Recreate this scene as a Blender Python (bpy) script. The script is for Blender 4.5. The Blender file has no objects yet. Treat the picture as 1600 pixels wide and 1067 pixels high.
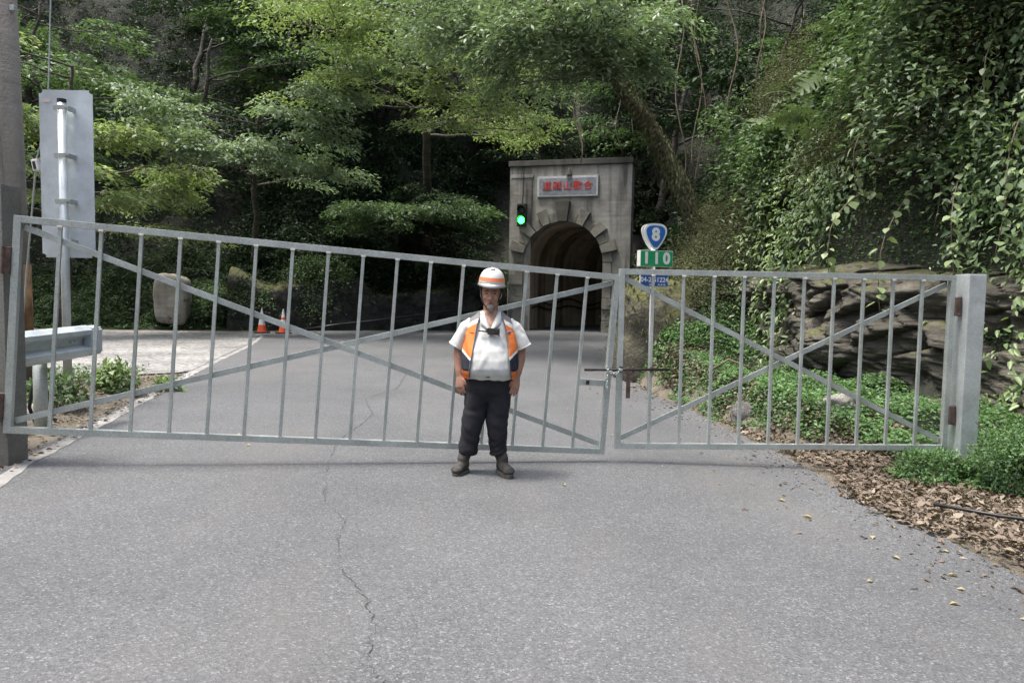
import bpy, bmesh, math, random
import numpy as np
from mathutils import Vector, Matrix, Euler
R = math.radians
scene = bpy.context.scene
COL = scene.collection
rng = np.random.default_rng(7)
random.seed(7)

# ------------------------------------------------------------------ camera, world, sun, exposure
cam_d = bpy.data.cameras.new("camera"); cam = bpy.data.objects.new("camera", cam_d); COL.objects.link(cam)
cam_d.sensor_width = 36.0; cam_d.lens = 36.0 * 1111.0 / 1600.0
cam_d.clip_start = 0.05; cam_d.clip_end = 5000
_pitch, _roll = R(3.593), R(0.995)
cam.matrix_world = Matrix.Translation((0, 0, 1.45)) @ Matrix.Rotation(math.pi / 2 - _pitch, 4, 'X') @ Matrix.Rotation(_roll, 4, 'Z')
scene.camera = cam

SUN_EL, SUN_AZ = R(72), R(-100)          # azimuth measured from +Y towards +X
world = bpy.data.worlds.new("World"); scene.world = world; world.use_nodes = True
wn = world.node_tree
sky = wn.nodes.new("ShaderNodeTexSky"); sky.sky_type = 'NISHITA'; sky.sun_disc = False
sky.sun_elevation = SUN_EL; sky.sun_rotation = SUN_AZ
sky.air_density = 1.0; sky.dust_density = 5.0; sky.ozone_density = 0.6
bg = wn.nodes["Background"]; bg.inputs[1].default_value = 0.14
hz = wn.nodes.new("ShaderNodeHueSaturation"); hz.inputs['Saturation'].default_value = 0.80      # thin cloud greys the sky
wn.links.new(sky.outputs[0], hz.inputs['Color']); wn.links.new(hz.outputs[0], bg.inputs[0])
sun_d = bpy.data.lights.new("sun", 'SUN'); sun = bpy.data.objects.new("sun", sun_d); COL.objects.link(sun)
sun_d.energy = 1.5; sun_d.angle = R(11); sun_d.color = (1.0, 0.96, 0.9)
_sd = Vector((math.sin(SUN_AZ) * math.cos(SUN_EL), math.cos(SUN_AZ) * math.cos(SUN_EL), math.sin(SUN_EL)))
sun.rotation_euler = _sd.to_track_quat('Z', 'Y').to_euler()
sun.location = (-4, 4, 30)
scene.view_settings.view_transform = 'Standard'; scene.view_settings.look = 'None'
scene.view_settings.exposure = 1.65; scene.view_settings.gamma = 1.0
scene.view_settings.use_curve_mapping = False
scene.render.engine = 'CYCLES'
scene.cycles.max_bounces = 8; scene.cycles.diffuse_bounces = 5; scene.cycles.transmission_bounces = 3
scene.cycles.use_denoising = True

# ------------------------------------------------------------------ helpers
def link(o):
    COL.objects.link(o); return o
def tag(o, label=None, cat=None, group=None, kind=None):
    if label: o['label'] = label
    if cat: o['category'] = cat
    if group: o['group'] = group
    if kind: o['kind'] = kind
    return o
def thing(name, label, cat, loc=(0, 0, 0), rot=(0, 0, 0), group=None):
    o = link(bpy.data.objects.new(name, None)); o.location = loc; o.rotation_euler = rot
    o.empty_display_size = 0.2
    return tag(o, label, cat, group)
def np_mesh(name, verts, faces, smooth=False, mats=None, midx=None):
    """verts (N,3), faces (M,k) array with constant k"""
    verts = np.asarray(verts, np.float32); faces = np.asarray(faces, np.int32)
    me = bpy.data.meshes.new(name)
    M, k = faces.shape
    me.vertices.add(len(verts)); me.vertices.foreach_set("co", verts.ravel())
    me.loops.add(M * k); me.loops.foreach_set("vertex_index", faces.ravel())
    me.polygons.add(M)
    me.polygons.foreach_set("loop_start", np.arange(0, M * k, k, dtype=np.int32))
    me.polygons.foreach_set("loop_total", np.full(M, k, dtype=np.int32))
    if smooth: me.polygons.foreach_set("use_smooth", np.ones(M, bool))
    for m in (mats or []): me.materials.append(m)
    if midx is not None: me.polygons.foreach_set("material_index", np.asarray(midx, np.int32))
    me.update(calc_edges=True); me.validate()
    return me
def mobj(name, me, parent=None, mat=None):
    if mat is not None and len(me.materials) == 0: me.materials.append(mat)
    o = link(bpy.data.objects.new(name, me))
    if parent is not None: o.parent = parent
    return o
class MB:
    """collects shapes into ONE bmesh"""
    def __init__(s): s.bm = bmesh.new()
    def box(s, c, d, rot=None, bev=0.0):
        m = Matrix.Translation(c) @ (rot.to_4x4() if rot is not None else Matrix.Identity(4)) @ Matrix.Diagonal((d[0], d[1], d[2], 1))
        r = bmesh.ops.create_cube(s.bm, size=1.0, matrix=m)
        if bev > 0:
            es = list({e for v in r['verts'] for e in v.link_edges})
            bmesh.ops.bevel(s.bm, geom=es, offset=bev, segments=2, affect='EDGES', profile=0.7)
        return s
    def beam(s, a, b, w, h, up=(0, 1, 0), bev=0.0):
        """square bar from a to b; w across, h along up"""
        a, b, up = Vector(a), Vector(b), Vector(up)
        z = (b - a); L = z.length; z.normalize()
        x = up.cross(z).normalized(); y = z.cross(x)
        rot = Matrix((x, y, z)).transposed()
        return s.box((a + b) / 2, (w, h, L), rot, bev)
    def tube(s, pts, rad, n=8, cap=True, ref=None):
        pts = [Vector(p) for p in pts]
        if not isinstance(rad, (list, tuple)): rad = [rad] * len(pts)
        rings = []; x = None
        for i, p in enumerate(pts):
            t = (pts[min(i + 1, len(pts) - 1)] - pts[max(i - 1, 0)]).normalized()
            if x is None:
                x = Vector(ref) if ref is not None else (Vector((1, 0, 0)) if abs(t.x) < 0.8 else Vector((0, 1, 0)))
            x = (x - t * x.dot(t)).normalized(); y = t.cross(x)
            r = rad[i]; rx, ry = (r if isinstance(r, (list, tuple)) else (r, r))
            rings.append([s.bm.verts.new(p + x * (rx * math.cos(2 * math.pi * k / n)) + y * (ry * math.sin(2 * math.pi * k / n))) for k in range(n)])
        for A, B in zip(rings, rings[1:]):
            for k in range(n):
                s.bm.faces.new((A[k], A[(k + 1) % n], B[(k + 1) % n], B[k]))
        if cap:
            s.bm.faces.new(rings[0][::-1]); s.bm.faces.new(rings[-1])
        return s
    def loft(s, rings, n=24, e=2.0):
        """rings of (cx,cy,cz,rx,ry) stacked along z, superellipse exponent e"""
        R_ = []
        for (cx, cy, cz, rx, ry) in rings:
            row = []
            for k in range(n):
                a = 2 * math.pi * k / n; c, q = math.cos(a), math.sin(a)
                row.append(s.bm.verts.new((cx + rx * math.copysign(abs(c) ** (2 / e), c), cy + ry * math.copysign(abs(q) ** (2 / e), q), cz)))
            R_.append(row)
        for A, B in zip(R_, R_[1:]):
            for k in range(n): s.bm.faces.new((A[k], A[(k + 1) % n], B[(k + 1) % n], B[k]))
        s.bm.faces.new(R_[0][::-1]); s.bm.faces.new(R_[-1])
        return s
    def ball(s, c, r, seg=16, rot=None):
        r = r if isinstance(r, (list, tuple)) else (r, r, r)
        m = Matrix.Translation(c) @ (rot.to_4x4() if rot is not None else Matrix.Identity(4)) @ Matrix.Diagonal((r[0], r[1], r[2], 1))
        bmesh.ops.create_uvsphere(s.bm, u_segments=seg, v_segments=max(6, seg // 2), radius=1.0, matrix=m); return s
    def prism(s, poly, y0, y1):
        """polygon in x,z extruded from y0 to y1"""
        A = [s.bm.verts.new((p[0], y0, p[1])) for p in poly]; B = [s.bm.verts.new((p[0], y1, p[1])) for p in poly]
        s.bm.faces.new(A); s.bm.faces.new(B[::-1]); n = len(poly)
        for k in range(n): s.bm.faces.new((A[(k + 1) % n], A[k], B[k], B[(k + 1) % n]))
        return s
    def mesh(s, name, mat=None, smooth=False):
        bmesh.ops.recalc_face_normals(s.bm, faces=s.bm.faces[:])
        me = bpy.data.meshes.new(name); s.bm.to_mesh(me); s.bm.free()
        if mat: me.materials.append(mat)
        if smooth:
            me.polygons.foreach_set("use_smooth", [True] * len(me.polygons))
        return me
    def build(s, name, mat, parent=None, smooth=False):
        return mobj(name, s.mesh(name, mat, smooth), parent)
def remesh(me, voxel, smooth=4, name=None, noise=None):
    """fuse the closed shells of a mesh into one continuous skin"""
    o = link(bpy.data.objects.new("tmp", me))
    m = o.modifiers.new("r", 'REMESH'); m.mode = 'VOXEL'; m.voxel_size = voxel
    m2 = o.modifiers.new("s", 'SMOOTH'); m2.iterations = smooth; m2.factor = 0.5
    dg = bpy.context.evaluated_depsgraph_get()
    out = bpy.data.meshes.new_from_object(o.evaluated_get(dg))
    mats = list(me.materials)
    bpy.data.objects.remove(o); bpy.data.meshes.remove(me)
    out.materials.clear()
    for k in mats: out.materials.append(k)
    out.polygons.foreach_set("use_smooth", [True] * len(out.polygons))
    if name: out.name = name
    return out

# numpy value noise
def _h(ix, iy, iz, s):
    n = (ix * 374761393 + iy * 668265263 + iz * 1274126177 + s * 974711) & 0x7fffffff
    n = ((n ^ (n >> 13)) * 1274126177) & 0x7fffffff
    return ((n ^ (n >> 16)) & 0xffff) / 65535.0
def vnoise(p, s=0):
    p = np.asarray(p, float); i = np.floor(p).astype(np.int64); f = p - i; f = f * f * (3 - 2 * f)
    r = 0
    for dx in (0, 1):
        for dy in (0, 1):
            for dz in (0, 1):
                w = (f[..., 0] if dx else 1 - f[..., 0]) * (f[..., 1] if dy else 1 - f[..., 1]) * (f[..., 2] if dz else 1 - f[..., 2])
                r = r + w * _h(i[..., 0] + dx, i[..., 1] + dy, i[..., 2] + dz, s)
    return r * 2 - 1
def fbm(p, o=4, s=0):
    p = np.asarray(p, float); a, r = 1.0, 0
    for k in range(o):
        r = r + a * vnoise(p, s + k); p = p * 2.03 + 11.3; a *= 0.5
    return r

# ------------------------------------------------------------------ materials
MATS = {}
def nodes_of(name):
    m = bpy.data.materials.new(name); m.use_nodes = True
    nt = m.node_tree; b = nt.nodes["Principled BSDF"]; MATS[name] = m
    return m, nt, b
def ramp(nt, fac, stops, interp='LINEAR'):
    r = nt.nodes.new("ShaderNodeValToRGB"); cr = r.color_ramp; cr.interpolation = interp
    while len(cr.elements) < len(stops): cr.elements.new(0.5)
    for e, (p, c) in zip(cr.elements, stops):
        e.position = p; e.color = (c[0], c[1], c[2], 1) if not isinstance(c, (int, float)) else (c, c, c, 1)
    nt.links.new(fac, r.inputs[0]); return r.outputs[0]
def coords(nt, kind="Object", scale=(1, 1, 1), rot=(0, 0, 0)):
    t = nt.nodes.new("ShaderNodeTexCoord"); mp = nt.nodes.new("ShaderNodeMapping")
    mp.inputs['Scale'].default_value = scale; mp.inputs['Rotation'].default_value = rot
    nt.links.new(t.outputs[kind], mp.inputs[0]); return mp.outputs[0]
def noise(nt, vec, scale, detail=4, rough=0.55, dist=0.0):
    n = nt.nodes.new("ShaderNodeTexNoise"); n.inputs['Scale'].default_value = scale; n.inputs['Detail'].default_value = detail
    n.inputs['Roughness'].default_value = rough; n.inputs['Distortion'].default_value = dist
    nt.links.new(vec, n.inputs['Vector']); return n.outputs[0]
def mix(nt, fac, a, b, mode='MIX'):
    m = nt.nodes.new("ShaderNodeMix"); m.data_type = 'RGBA'; m.blend_type = mode
    for si, v in ((0, fac), (6, a), (7, b)):
        sock = m.inputs[si]
        if isinstance(v, (int, float)): sock.default_value = v if si == 0 else (v, v, v, 1)
        elif isinstance(v, tuple): sock.default_value = (v[0], v[1], v[2], 1)
        else: nt.links.new(v, sock)
    return m.outputs[2]
def bump(nt, b, h, strength=0.3, dist=0.02):
    n = nt.nodes.new("ShaderNodeBump"); n.inputs['Strength'].default_value = strength; n.inputs['Distance'].default_value = dist
    nt.links.new(h, n.inputs['Height']); nt.links.new(n.outputs[0], b.inputs['Normal']); return n
def simple(name, col, rough=0.6, metal=0.0, var=0.15, scale=8.0, bmp=0.0, bscale=60.0, spec=0.5):
    m, nt, b = nodes_of(name); v = coords(nt)
    n = noise(nt, v, scale)
    lo = tuple(c * (1 - var) for c in col); hi = tuple(min(1, c * (1 + var)) for c in col)
    nt.links.new(ramp(nt, n, [(0.3, lo), (0.7, hi)]), b.inputs['Base Color'])
    b.inputs['Roughness'].default_value = rough; b.inputs['Metallic'].default_value = metal
    b.inputs['Specular IOR Level'].default_value = spec
    if bmp: bump(nt, b, noise(nt, v, bscale), bmp, 0.01)
    return m
def leaf_mat(name, cols, trans=0.3, rough=0.5, clump=0.6, spec=0.35, cs=0.9):
    """cols: colours spread over the single leaves; larger clumps are lighter or darker in pigment"""
    m, nt, b = nodes_of(name)
    g = nt.nodes.new("ShaderNodeNewGeometry")
    st = [(i / (len(cols) - 1), c) for i, c in enumerate(cols)]
    c = ramp(nt, g.outputs['Random Per Island'], st)
    n = noise(nt, coords(nt, "Object"), cs, 3)
    k = ramp(nt, n, [(0.3, 1 - clump * 0.55), (0.7, 1 + clump * 0.25)])
    c = mix(nt, 1.0, c, k, 'MULTIPLY')
    nt.links.new(c, b.inputs['Base Color']); b.inputs['Roughness'].default_value = rough
    b.inputs['Specular IOR Level'].default_value = spec
    t = nt.nodes.new("ShaderNodeBsdfTranslucent")
    nt.links.new(mix(nt, 1.0, c, (1.15, 1.3, 0.7), 'MULTIPLY'), t.inputs[0])
    ms = nt.nodes.new("ShaderNodeMixShader"); ms.inputs[0].default_value = trans
    nt.links.new(b.outputs[0], ms.inputs[1]); nt.links.new(t.outputs[0], ms.inputs[2])
    nt.links.new(ms.outputs[0], nt.nodes["Material Output"].inputs[0])
    return m

leaf_bright = leaf_mat("bright_leaf", [(0.160, 0.218, 0.094), (0.223, 0.286, 0.123), (0.309, 0.364, 0.153), (0.181, 0.252, 0.141)], 0.34)
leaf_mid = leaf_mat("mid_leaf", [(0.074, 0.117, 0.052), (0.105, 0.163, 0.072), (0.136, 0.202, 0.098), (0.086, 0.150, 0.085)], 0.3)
leaf_dark = leaf_mat("dark_leaf", [(0.014, 0.030, 0.013), (0.020, 0.040, 0.017), (0.032, 0.054, 0.024), (0.020, 0.036, 0.022)], 0.2, 0.6, spec=0.2)  # colours lowered to paint deep forest shade into the leaves
leaf_grey = leaf_mat("grey_leaf", [(0.147, 0.207, 0.122), (0.193, 0.256, 0.159), (0.250, 0.311, 0.201), (0.136, 0.207, 0.122)], 0.28, 0.4)
leaf_cover = leaf_mat("cover_leaf", [(0.073, 0.152, 0.053), (0.107, 0.200, 0.068), (0.137, 0.231, 0.089), (0.068, 0.142, 0.074)], 0.3, cs=1.6)
leaf_vine = leaf_mat("vine_leaf", [(0.154, 0.232, 0.091), (0.213, 0.293, 0.122), (0.284, 0.354, 0.183), (0.130, 0.207, 0.085)], 0.3, 0.36, 0.3)
leaf_fern = leaf_mat("fern_leaf", [(0.080, 0.122, 0.055), (0.105, 0.148, 0.065), (0.13, 0.175, 0.08)], 0.25, 0.5, 0.3)
leaf_moss = leaf_mat("moss_leaf", [(0.085, 0.10, 0.045), (0.12, 0.13, 0.065), (0.155, 0.15, 0.085), (0.07, 0.09, 0.04)], 0.2, 0.8)
leaf_litter = leaf_mat("litter_leaf", [(0.060, 0.045, 0.036), (0.125, 0.094, 0.070), (0.195, 0.155, 0.118), (0.095, 0.065, 0.050), (0.27, 0.225, 0.17), (0.05, 0.038, 0.030)], 0.1, 0.6, 0.3)
leaf_yellow = leaf_mat("yellow_leaf", [(0.30, 0.25, 0.12), (0.36, 0.30, 0.18), (0.24, 0.18, 0.09)], 0.2, 0.6, 0.1)

def asphalt_material():
    m, nt, b = nodes_of("asphalt"); v = coords(nt)
    base = ramp(nt, noise(nt, v, 0.45, 6, 0.65), [(0.25, (0.074, 0.077, 0.080)), (0.75, (0.117, 0.121, 0.125))])
    vo = nt.nodes.new("ShaderNodeTexVoronoi"); vo.inputs['Scale'].default_value = 110.0; nt.links.new(v, vo.inputs['Vector'])
    sep = nt.nodes.new("ShaderNodeSeparateColor"); nt.links.new(vo.outputs['Color'], sep.inputs[0])
    agg = ramp(nt, sep.outputs[0], [(0.0, 0.60), (0.35, 0.85), (0.75, 1.02), (0.93, 1.28), (1.0, 1.85)])
    c = mix(nt, 1.0, base, agg, 'MULTIPLY')
    fine = ramp(nt, noise(nt, v, 190, 2, 0.6), [(0.3, 0.7), (0.7, 1.3)])
    c = mix(nt, 1.0, c, fine, 'MULTIPLY')
    # worn, dusty patches along the edges and wheel tracks
    sx = nt.nodes.new("ShaderNodeSeparateXYZ"); nt.links.new(v, sx.inputs[0])
    d = noise(nt, coords(nt, "Object", (1.0, 0.25, 1.0)), 1.1, 5, 0.65)
    c = mix(nt, ramp(nt, d, [(0.5, 0.0), (0.75, 0.45)]), c, (0.120, 0.117, 0.107))
    nt.links.new(c, b.inputs['Base Color']); b.inputs['Roughness'].default_value = 0.8
    b.inputs['Specular IOR Level'].default_value = 0.35
    bump(nt, b, vo.outputs['Distance'], 0.5, 0.006)
    return m
asphalt = asphalt_material()
def ground_material():
    m, nt, b = nodes_of("dirt"); v = coords(nt)
    c = ramp(nt, noise(nt, v, 1.5, 8, 0.7), [(0.3, (0.055, 0.048, 0.036)), (0.55, (0.11, 0.095, 0.07)), (0.75, (0.16, 0.14, 0.11))])
    nt.links.new(c, b.inputs['Base Color']); b.inputs['Roughness'].default_value = 0.95
    bump(nt, b, noise(nt, v, 25, 5), 0.7, 0.03); return m
dirt = ground_material()
def hill_material():
    m, nt, b = nodes_of("hill_soil"); v = coords(nt)
    c = ramp(nt, noise(nt, v, 0.8, 8, 0.7), [(0.3, (0.010, 0.012, 0.008)), (0.55, (0.018, 0.021, 0.012)), (0.75, (0.032, 0.030, 0.022))])  # soil tones darkened further, so the shade of the wood is in the colour
    nt.links.new(c, b.inputs['Base Color']); b.inputs['Roughness'].default_value = 0.95
    bump(nt, b, noise(nt, v, 6, 6), 0.9, 0.15); return m
hill_soil = hill_material()
def gravel_material():
    m, nt, b = nodes_of("gravel"); v = coords(nt)
    vo = nt.nodes.new("ShaderNodeTexVoronoi"); vo.inputs['Scale'].default_value = 16.0; nt.links.new(v, vo.inputs['Vector'])
    sep = nt.nodes.new("ShaderNodeSeparateColor"); nt.links.new(vo.outputs['Color'], sep.inputs[0])
    c = ramp(nt, sep.outputs[0], [(0, (0.11, 0.11, 0.105)), (0.5, (0.205, 0.205, 0.195)), (1, (0.32, 0.315, 0.30))])
    big = ramp(nt, noise(nt, v, 0.5, 4), [(0.3, 0.6), (0.65, 1.15)])
    nt.links.new(mix(nt, 1.0, c, big, 'MULTIPLY'), b.inputs['Base Color']); b.inputs['Roughness'].default_value = 0.9
    bump(nt, b, vo.outputs['Distance'], 0.9, 0.03); return m
gravel = gravel_material()
def rock_material(name, dark, mid, light, moss=0.0, rot=(0.35, 0.25, 0.3), aniso=5.0):
    m, nt, b = nodes_of(name)
    v = coords(nt, "Object", (0.7, 0.7, aniso) if aniso > 2 else (1.3, 1.3, aniso), rot)
    n = noise(nt, v, 1.6, 9, 0.68, 0.6)
    n2 = noise(nt, coords(nt), 3.0, 7, 0.7)
    c = ramp(nt, n, [(0.30, dark), (0.5, mid), (0.66, light), (0.8, mid)])
    c = mix(nt, ramp(nt, n2, [(0.4, 0.0), (0.7, 0.6)]), c, dark)
    if moss > 0:
        g = nt.nodes.new("ShaderNodeNewGeometry"); sp = nt.nodes.new("ShaderNodeSeparateXYZ"); nt.links.new(g.outputs['Normal'], sp.inputs[0])
        mm = nt.nodes.new("ShaderNodeMath"); mm.operation = 'MULTIPLY_ADD'; mm.inputs[1].default_value = 0.45; mm.inputs[2].default_value = 0.0
        nt.links.new(sp.outputs[2], mm.inputs[0])
        ad = nt.nodes.new("ShaderNodeMath"); ad.operation = 'ADD'; nt.links.new(mm.outputs[0], ad.inputs[0])
        nt.links.new(noise(nt, coords(nt), 2.5, 6, 0.7), ad.inputs[1])
        f = ramp(nt, ad.outputs[0], [(0.95 - 0.42 * moss, 0.0), (1.10 - 0.42 * moss, 0.95)])
        mc = ramp(nt, noise(nt, coords(nt), 18, 4), [(0.3, (0.04, 0.05, 0.015)), (0.7, (0.12, 0.12, 0.035))])
        c = mix(nt, f, c, mc)
    nt.links.new(c, b.inputs['Base Color']); b.inputs['Roughness'].default_value = 0.85
    ad2 = nt.nodes.new("ShaderNodeMath"); ad2.operation = 'ADD'; nt.links.new(n, ad2.inputs[0]); nt.links.new(n2, ad2.inputs[1])
    bump(nt, b, ad2.outputs[0], 1.0, 0.09); return m
rock = rock_material("rock", (0.026, 0.024, 0.019), (0.075, 0.069, 0.054), (0.165, 0.152, 0.122), 0.2, (0.15, 0.22, 0.3))
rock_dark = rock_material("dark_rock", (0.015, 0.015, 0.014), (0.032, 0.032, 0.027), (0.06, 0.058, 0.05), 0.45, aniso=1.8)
rock_moss = rock_material("mossy_rock", (0.03, 0.028, 0.02), (0.08, 0.075, 0.05), (0.15, 0.14, 0.10), 0.85, aniso=1.6)
stone_pale = rock_material("pale_stone", (0.16, 0.155, 0.14), (0.26, 0.25, 0.22), (0.34, 0.33, 0.30), 0.0, aniso=1.6)
stone_grey = rock_material("grey_stone", (0.05, 0.048, 0.045), (0.10, 0.095, 0.09), (0.17, 0.16, 0.15), 0.0, aniso=1.6)
def concrete_material(name, lo, hi, streak=0.7, board=0.0):
    m, nt, b = nodes_of(name); v = coords(nt)
    c = ramp(nt, noise(nt, v, 1.3, 8, 0.68), [(0.3, lo), (0.7, hi)])
    s = noise(nt, coords(nt, "Object", (1.7, 1.7, 0.16)), 1.6, 3, 0.5, 0.3)
    c = mix(nt, 1.0, c, ramp(nt, s, [(0.30, 1.0 - streak), (0.52, 1.0)]), 'MULTIPLY')
    g = noise(nt, coords(nt, "Object", (0.25, 0.25, 5.0)), 1.3, 2)
    c = mix(nt, 0.6, c, ramp(nt, g, [(0.35, 0.85), (0.65, 1.06)]), 'MULTIPLY')
    nt.links.new(c, b.inputs['Base Color']); b.inputs['Roughness'].default_value = 0.9
    ad = nt.nodes.new("ShaderNodeMath"); ad.operation = 'ADD'; nt.links.new(g, ad.inputs[0]); nt.links.new(noise(nt, v, 30, 5), ad.inputs[1])
    bump(nt, b, ad.outputs[0], 0.4, 0.03); return m
concrete = concrete_material("portal_concrete", (0.19, 0.182, 0.16), (0.39, 0.38, 0.345), 0.7)
stone_slab = concrete_material('slab_stone', (0.17, 0.165, 0.14), (0.30, 0.29, 0.25), 0.25)
concrete_dark = concrete_material("stained_concrete", (0.05, 0.048, 0.042), (0.10, 0.095, 0.08), 0.4)
arch_stone = concrete_material("arch_stone", (0.14, 0.135, 0.11), (0.27, 0.26, 0.22), 0.4)
lining = concrete_material("tunnel_lining", (0.46, 0.38, 0.27), (0.64, 0.55, 0.42), 0.35)
pole_concrete = concrete_material("pole_concrete", (0.20, 0.18, 0.155), (0.33, 0.30, 0.265), 0.5)
def steel_material(name, lo, hi, metal=0.55, rough=0.5, rust=0.12):
    m, nt, b = nodes_of(name); v = coords(nt)
    vo = nt.nodes.new("ShaderNodeTexVoronoi"); vo.inputs['Scale'].default_value = 140; nt.links.new(v, vo.inputs['Vector'])
    sep = nt.nodes.new("ShaderNodeSeparateColor"); nt.links.new(vo.outputs['Color'], sep.inputs[0])
    c = ramp(nt, sep.outputs[0], [(0, lo), (1, hi)])
    c = mix(nt, 0.8, c, ramp(nt, noise(nt, v, 2.5, 6, 0.7), [(0.3, 0.65), (0.65, 1.15)]), 'MULTIPLY')
    r = ramp(nt, noise(nt, v, 6.0, 8, 0.75), [(0.66, 0.0), (0.78, rust * 4)])
    c = mix(nt, r, c, (0.16, 0.11, 0.07))
    nt.links.new(c, b.inputs['Base Color']); b.inputs['Metallic'].default_value = metal
    nt.links.new(ramp(nt, noise(nt, v, 9, 4), [(0.3, rough - 0.12), (0.7, rough + 0.15)]), b.inputs['Roughness'])
    bump(nt, b, noise(nt, v, 70, 3), 0.12, 0.004); return m
galv = steel_material("galvanised_steel", (0.33, 0.365, 0.345), (0.47, 0.505, 0.48), 0.42, 0.45, 0.28)
galv_bright = steel_material("bright_zinc", (0.46, 0.505, 0.51), (0.58, 0.625, 0.63), 0.5, 0.4, 0.02)
steel_dark = steel_material("weathered_steel", (0.15, 0.15, 0.135), (0.24, 0.235, 0.215), 0.4, 0.6, 0.3)
rusty = simple("rusty_iron", (0.075, 0.05, 0.04), 0.85, 0.2, 0.5, 20, 0.4, 90)
black_iron = simple("black_iron", (0.03, 0.028, 0.026), 0.6, 0.5, 0.4, 30)
alu = steel_material("sign_aluminium", (0.47, 0.52, 0.56), (0.51, 0.56, 0.595), 0.3, 0.45, 0.0)
bark = rock_material("bark", (0.03, 0.026, 0.02), (0.07, 0.06, 0.048), (0.13, 0.115, 0.09), 0.35, (1.2, 0.1, 0.0))
bark_moss = rock_material("mossy_bark", (0.03, 0.028, 0.018), (0.09, 0.085, 0.05), (0.16, 0.15, 0.10), 0.8, (1.2, 0.1, 0))
stem_mat = simple("stem_brown", (0.12, 0.095, 0.06), 0.8, 0, 0.4, 15)
white_line = concrete_material("worn_white_paint", (0.17, 0.168, 0.158), (0.33, 0.325, 0.31), 0.4)
white_sheet = simple("white_sheeting", (0.60, 0.60, 0.575), 0.45, 0, 0.06)
green_sheet = simple("green_sheeting", (0.012, 0.24, 0.10), 0.4, 0, 0.12)
blue_sheet = simple("blue_sheeting", (0.016, 0.11, 0.36), 0.4, 0, 0.12)
navy_sheet = simple("navy_sheeting", (0.02, 0.075, 0.27), 0.4, 0, 0.12)
cone_orange = simple("cone_orange", (0.75, 0.10, 0.03), 0.5, 0, 0.12)
cone_black = simple("black_rubber", (0.02, 0.02, 0.02), 0.7, 0, 0.2)
red_paint = simple("red_paint", (0.42, 0.035, 0.03), 0.6, 0, 0.25)
crack_mat = simple("crack_tar", (0.035, 0.035, 0.035), 0.9, 0, 0.3)
hose_mat = simple("black_hose", (0.012, 0.012, 0.014), 0.45, 0, 0.2)

# ------------------------------------------------------------------ terrain
POLY = np.array([(-24, -60), (-26, 20), (-20, 26.0), (-13.5, 26.6), (-9, 27.6), (-4, 29.4), (-0.35, 31.25), (4.95, 29.75),
                 (4.7, 26), (3.6, 20), (2.45, 15), (2.3, 12.5), (2.5, 10.5), (2.95, 8.2), (3.9, 6.3), (6.0, 3.5), (9, -5), (14, -60)], float)
def sdf(x, y):
    p = np.stack([x, y], -1); d = np.full(x.shape, 1e9); ins = np.zeros(x.shape, bool)
    A, B = POLY, np.roll(POLY, -1, 0)
    for a, b in zip(A, B):
        e = b - a; w = p - a; t = np.clip((w @ e) / (e @ e), 0, 1)
        q = w - t[..., None] * e; d = np.minimum(d, (q ** 2).sum(-1))
        c1 = a[1] > y; c2 = b[1] > y
        with np.errstate(divide='ignore', invalid='ignore'):
            xi = a[0] + (y - a[1]) / (b[1] - a[1]) * (b[0] - a[0])
        ins ^= (c1 != c2) & (x < xi)
    d = np.sqrt(d); return np.where(ins, -d, d)
def sstep(a, b, x):
    t = np.clip((x - a) / (b - a), 0, 1); return t * t * (3 - 2 * t)
def cross_slope(x, y):
    f = 1 - sstep(9, 22, y); return -0.030 * np.clip(x, -5, 4.5) * f
P_BACK = ([0, .35, .8, 3, 8, 20, 45, 120, 3000], [0, 1.3, 1.9, 4.4, 10.5, 25, 44, 60, 200])
P_LEFT = ([0, 1, 3, 8, 20, 45, 120, 3000], [0, .55, 2.2, 8.5, 23, 42, 60, 200])
P_R1 = ([0, 2.2, 2.7, 3.7, 6, 12, 25, 60, 120, 3000], [0, .42, 2.5, 4.7, 8.4, 15, 28, 45, 60, 200])
P_R2 = ([0, .3, 1.6, 3.6, 6, 12, 25, 60, 120, 3000], [0, .4, 2.6, 5.4, 8.6, 15, 28, 45, 60, 200])
def H(x, y):
    x = np.asarray(x, float); y = np.asarray(y, float)
    sd = sdf(x, y); d = np.maximum(sd, 0)
    wl = sstep(-8, -10.5, x); wr = sstep(1.5, 4.0, x) * (1 - sstep(27, 32, y) * (1 - sstep(4.9, 6.5, x)))
    w12 = sstep(11, 14, y)
    pb = np.interp(d, *P_BACK) * (1 - wl) + np.interp(d, *P_LEFT) * wl
    pr = np.interp(d, *P_R1) * (1 - w12) + np.interp(d, *P_R2) * w12
    z = pb * (1 - wr) + pr * wr
    n = fbm(np.stack([x * 0.35, y * 0.35, x * 0 + 3.1], -1), 4, 3)
    z = z + n * np.minimum(d, 4) * 0.22
    z = z + cross_slope(x, y) * (1 - sstep(0, 3, d)) - 0.02 * sstep(0.0, 0.5, -sd)
    z = z + 0.12 * sstep(-3.6, -4.3, x + 0.21 * np.maximum(y - 5, 0)) * (1 - sstep(8.5, 10.5, y))          # raised verge by the left gate post
    return z
def Hs(x, y): return float(H(np.array([x]), np.array([y]))[0])
def axis_coords(lo, hi, step, far):
    core = list(np.arange(lo, hi + 1e-6, step)); g = step; a = lo; b = hi; L = []; U = []
    while b < far:
        g *= 1.35; a -= g; b += g; L.append(a); U.append(b)
    return np.array(L[::-1] + core + U)
gx = axis_coords(-28, 20, 0.25, 2500); gy = axis_coords(0, 46, 0.25, 2500)
X, Y = np.meshgrid(gx, gy, indexing='xy'); Z = H(X, Y)
nx, ny = len(gx), len(gy)
V = np.stack([X, Y, Z], -1).reshape(-1, 3)
I = np.arange(nx * ny).reshape(ny, nx)
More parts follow.
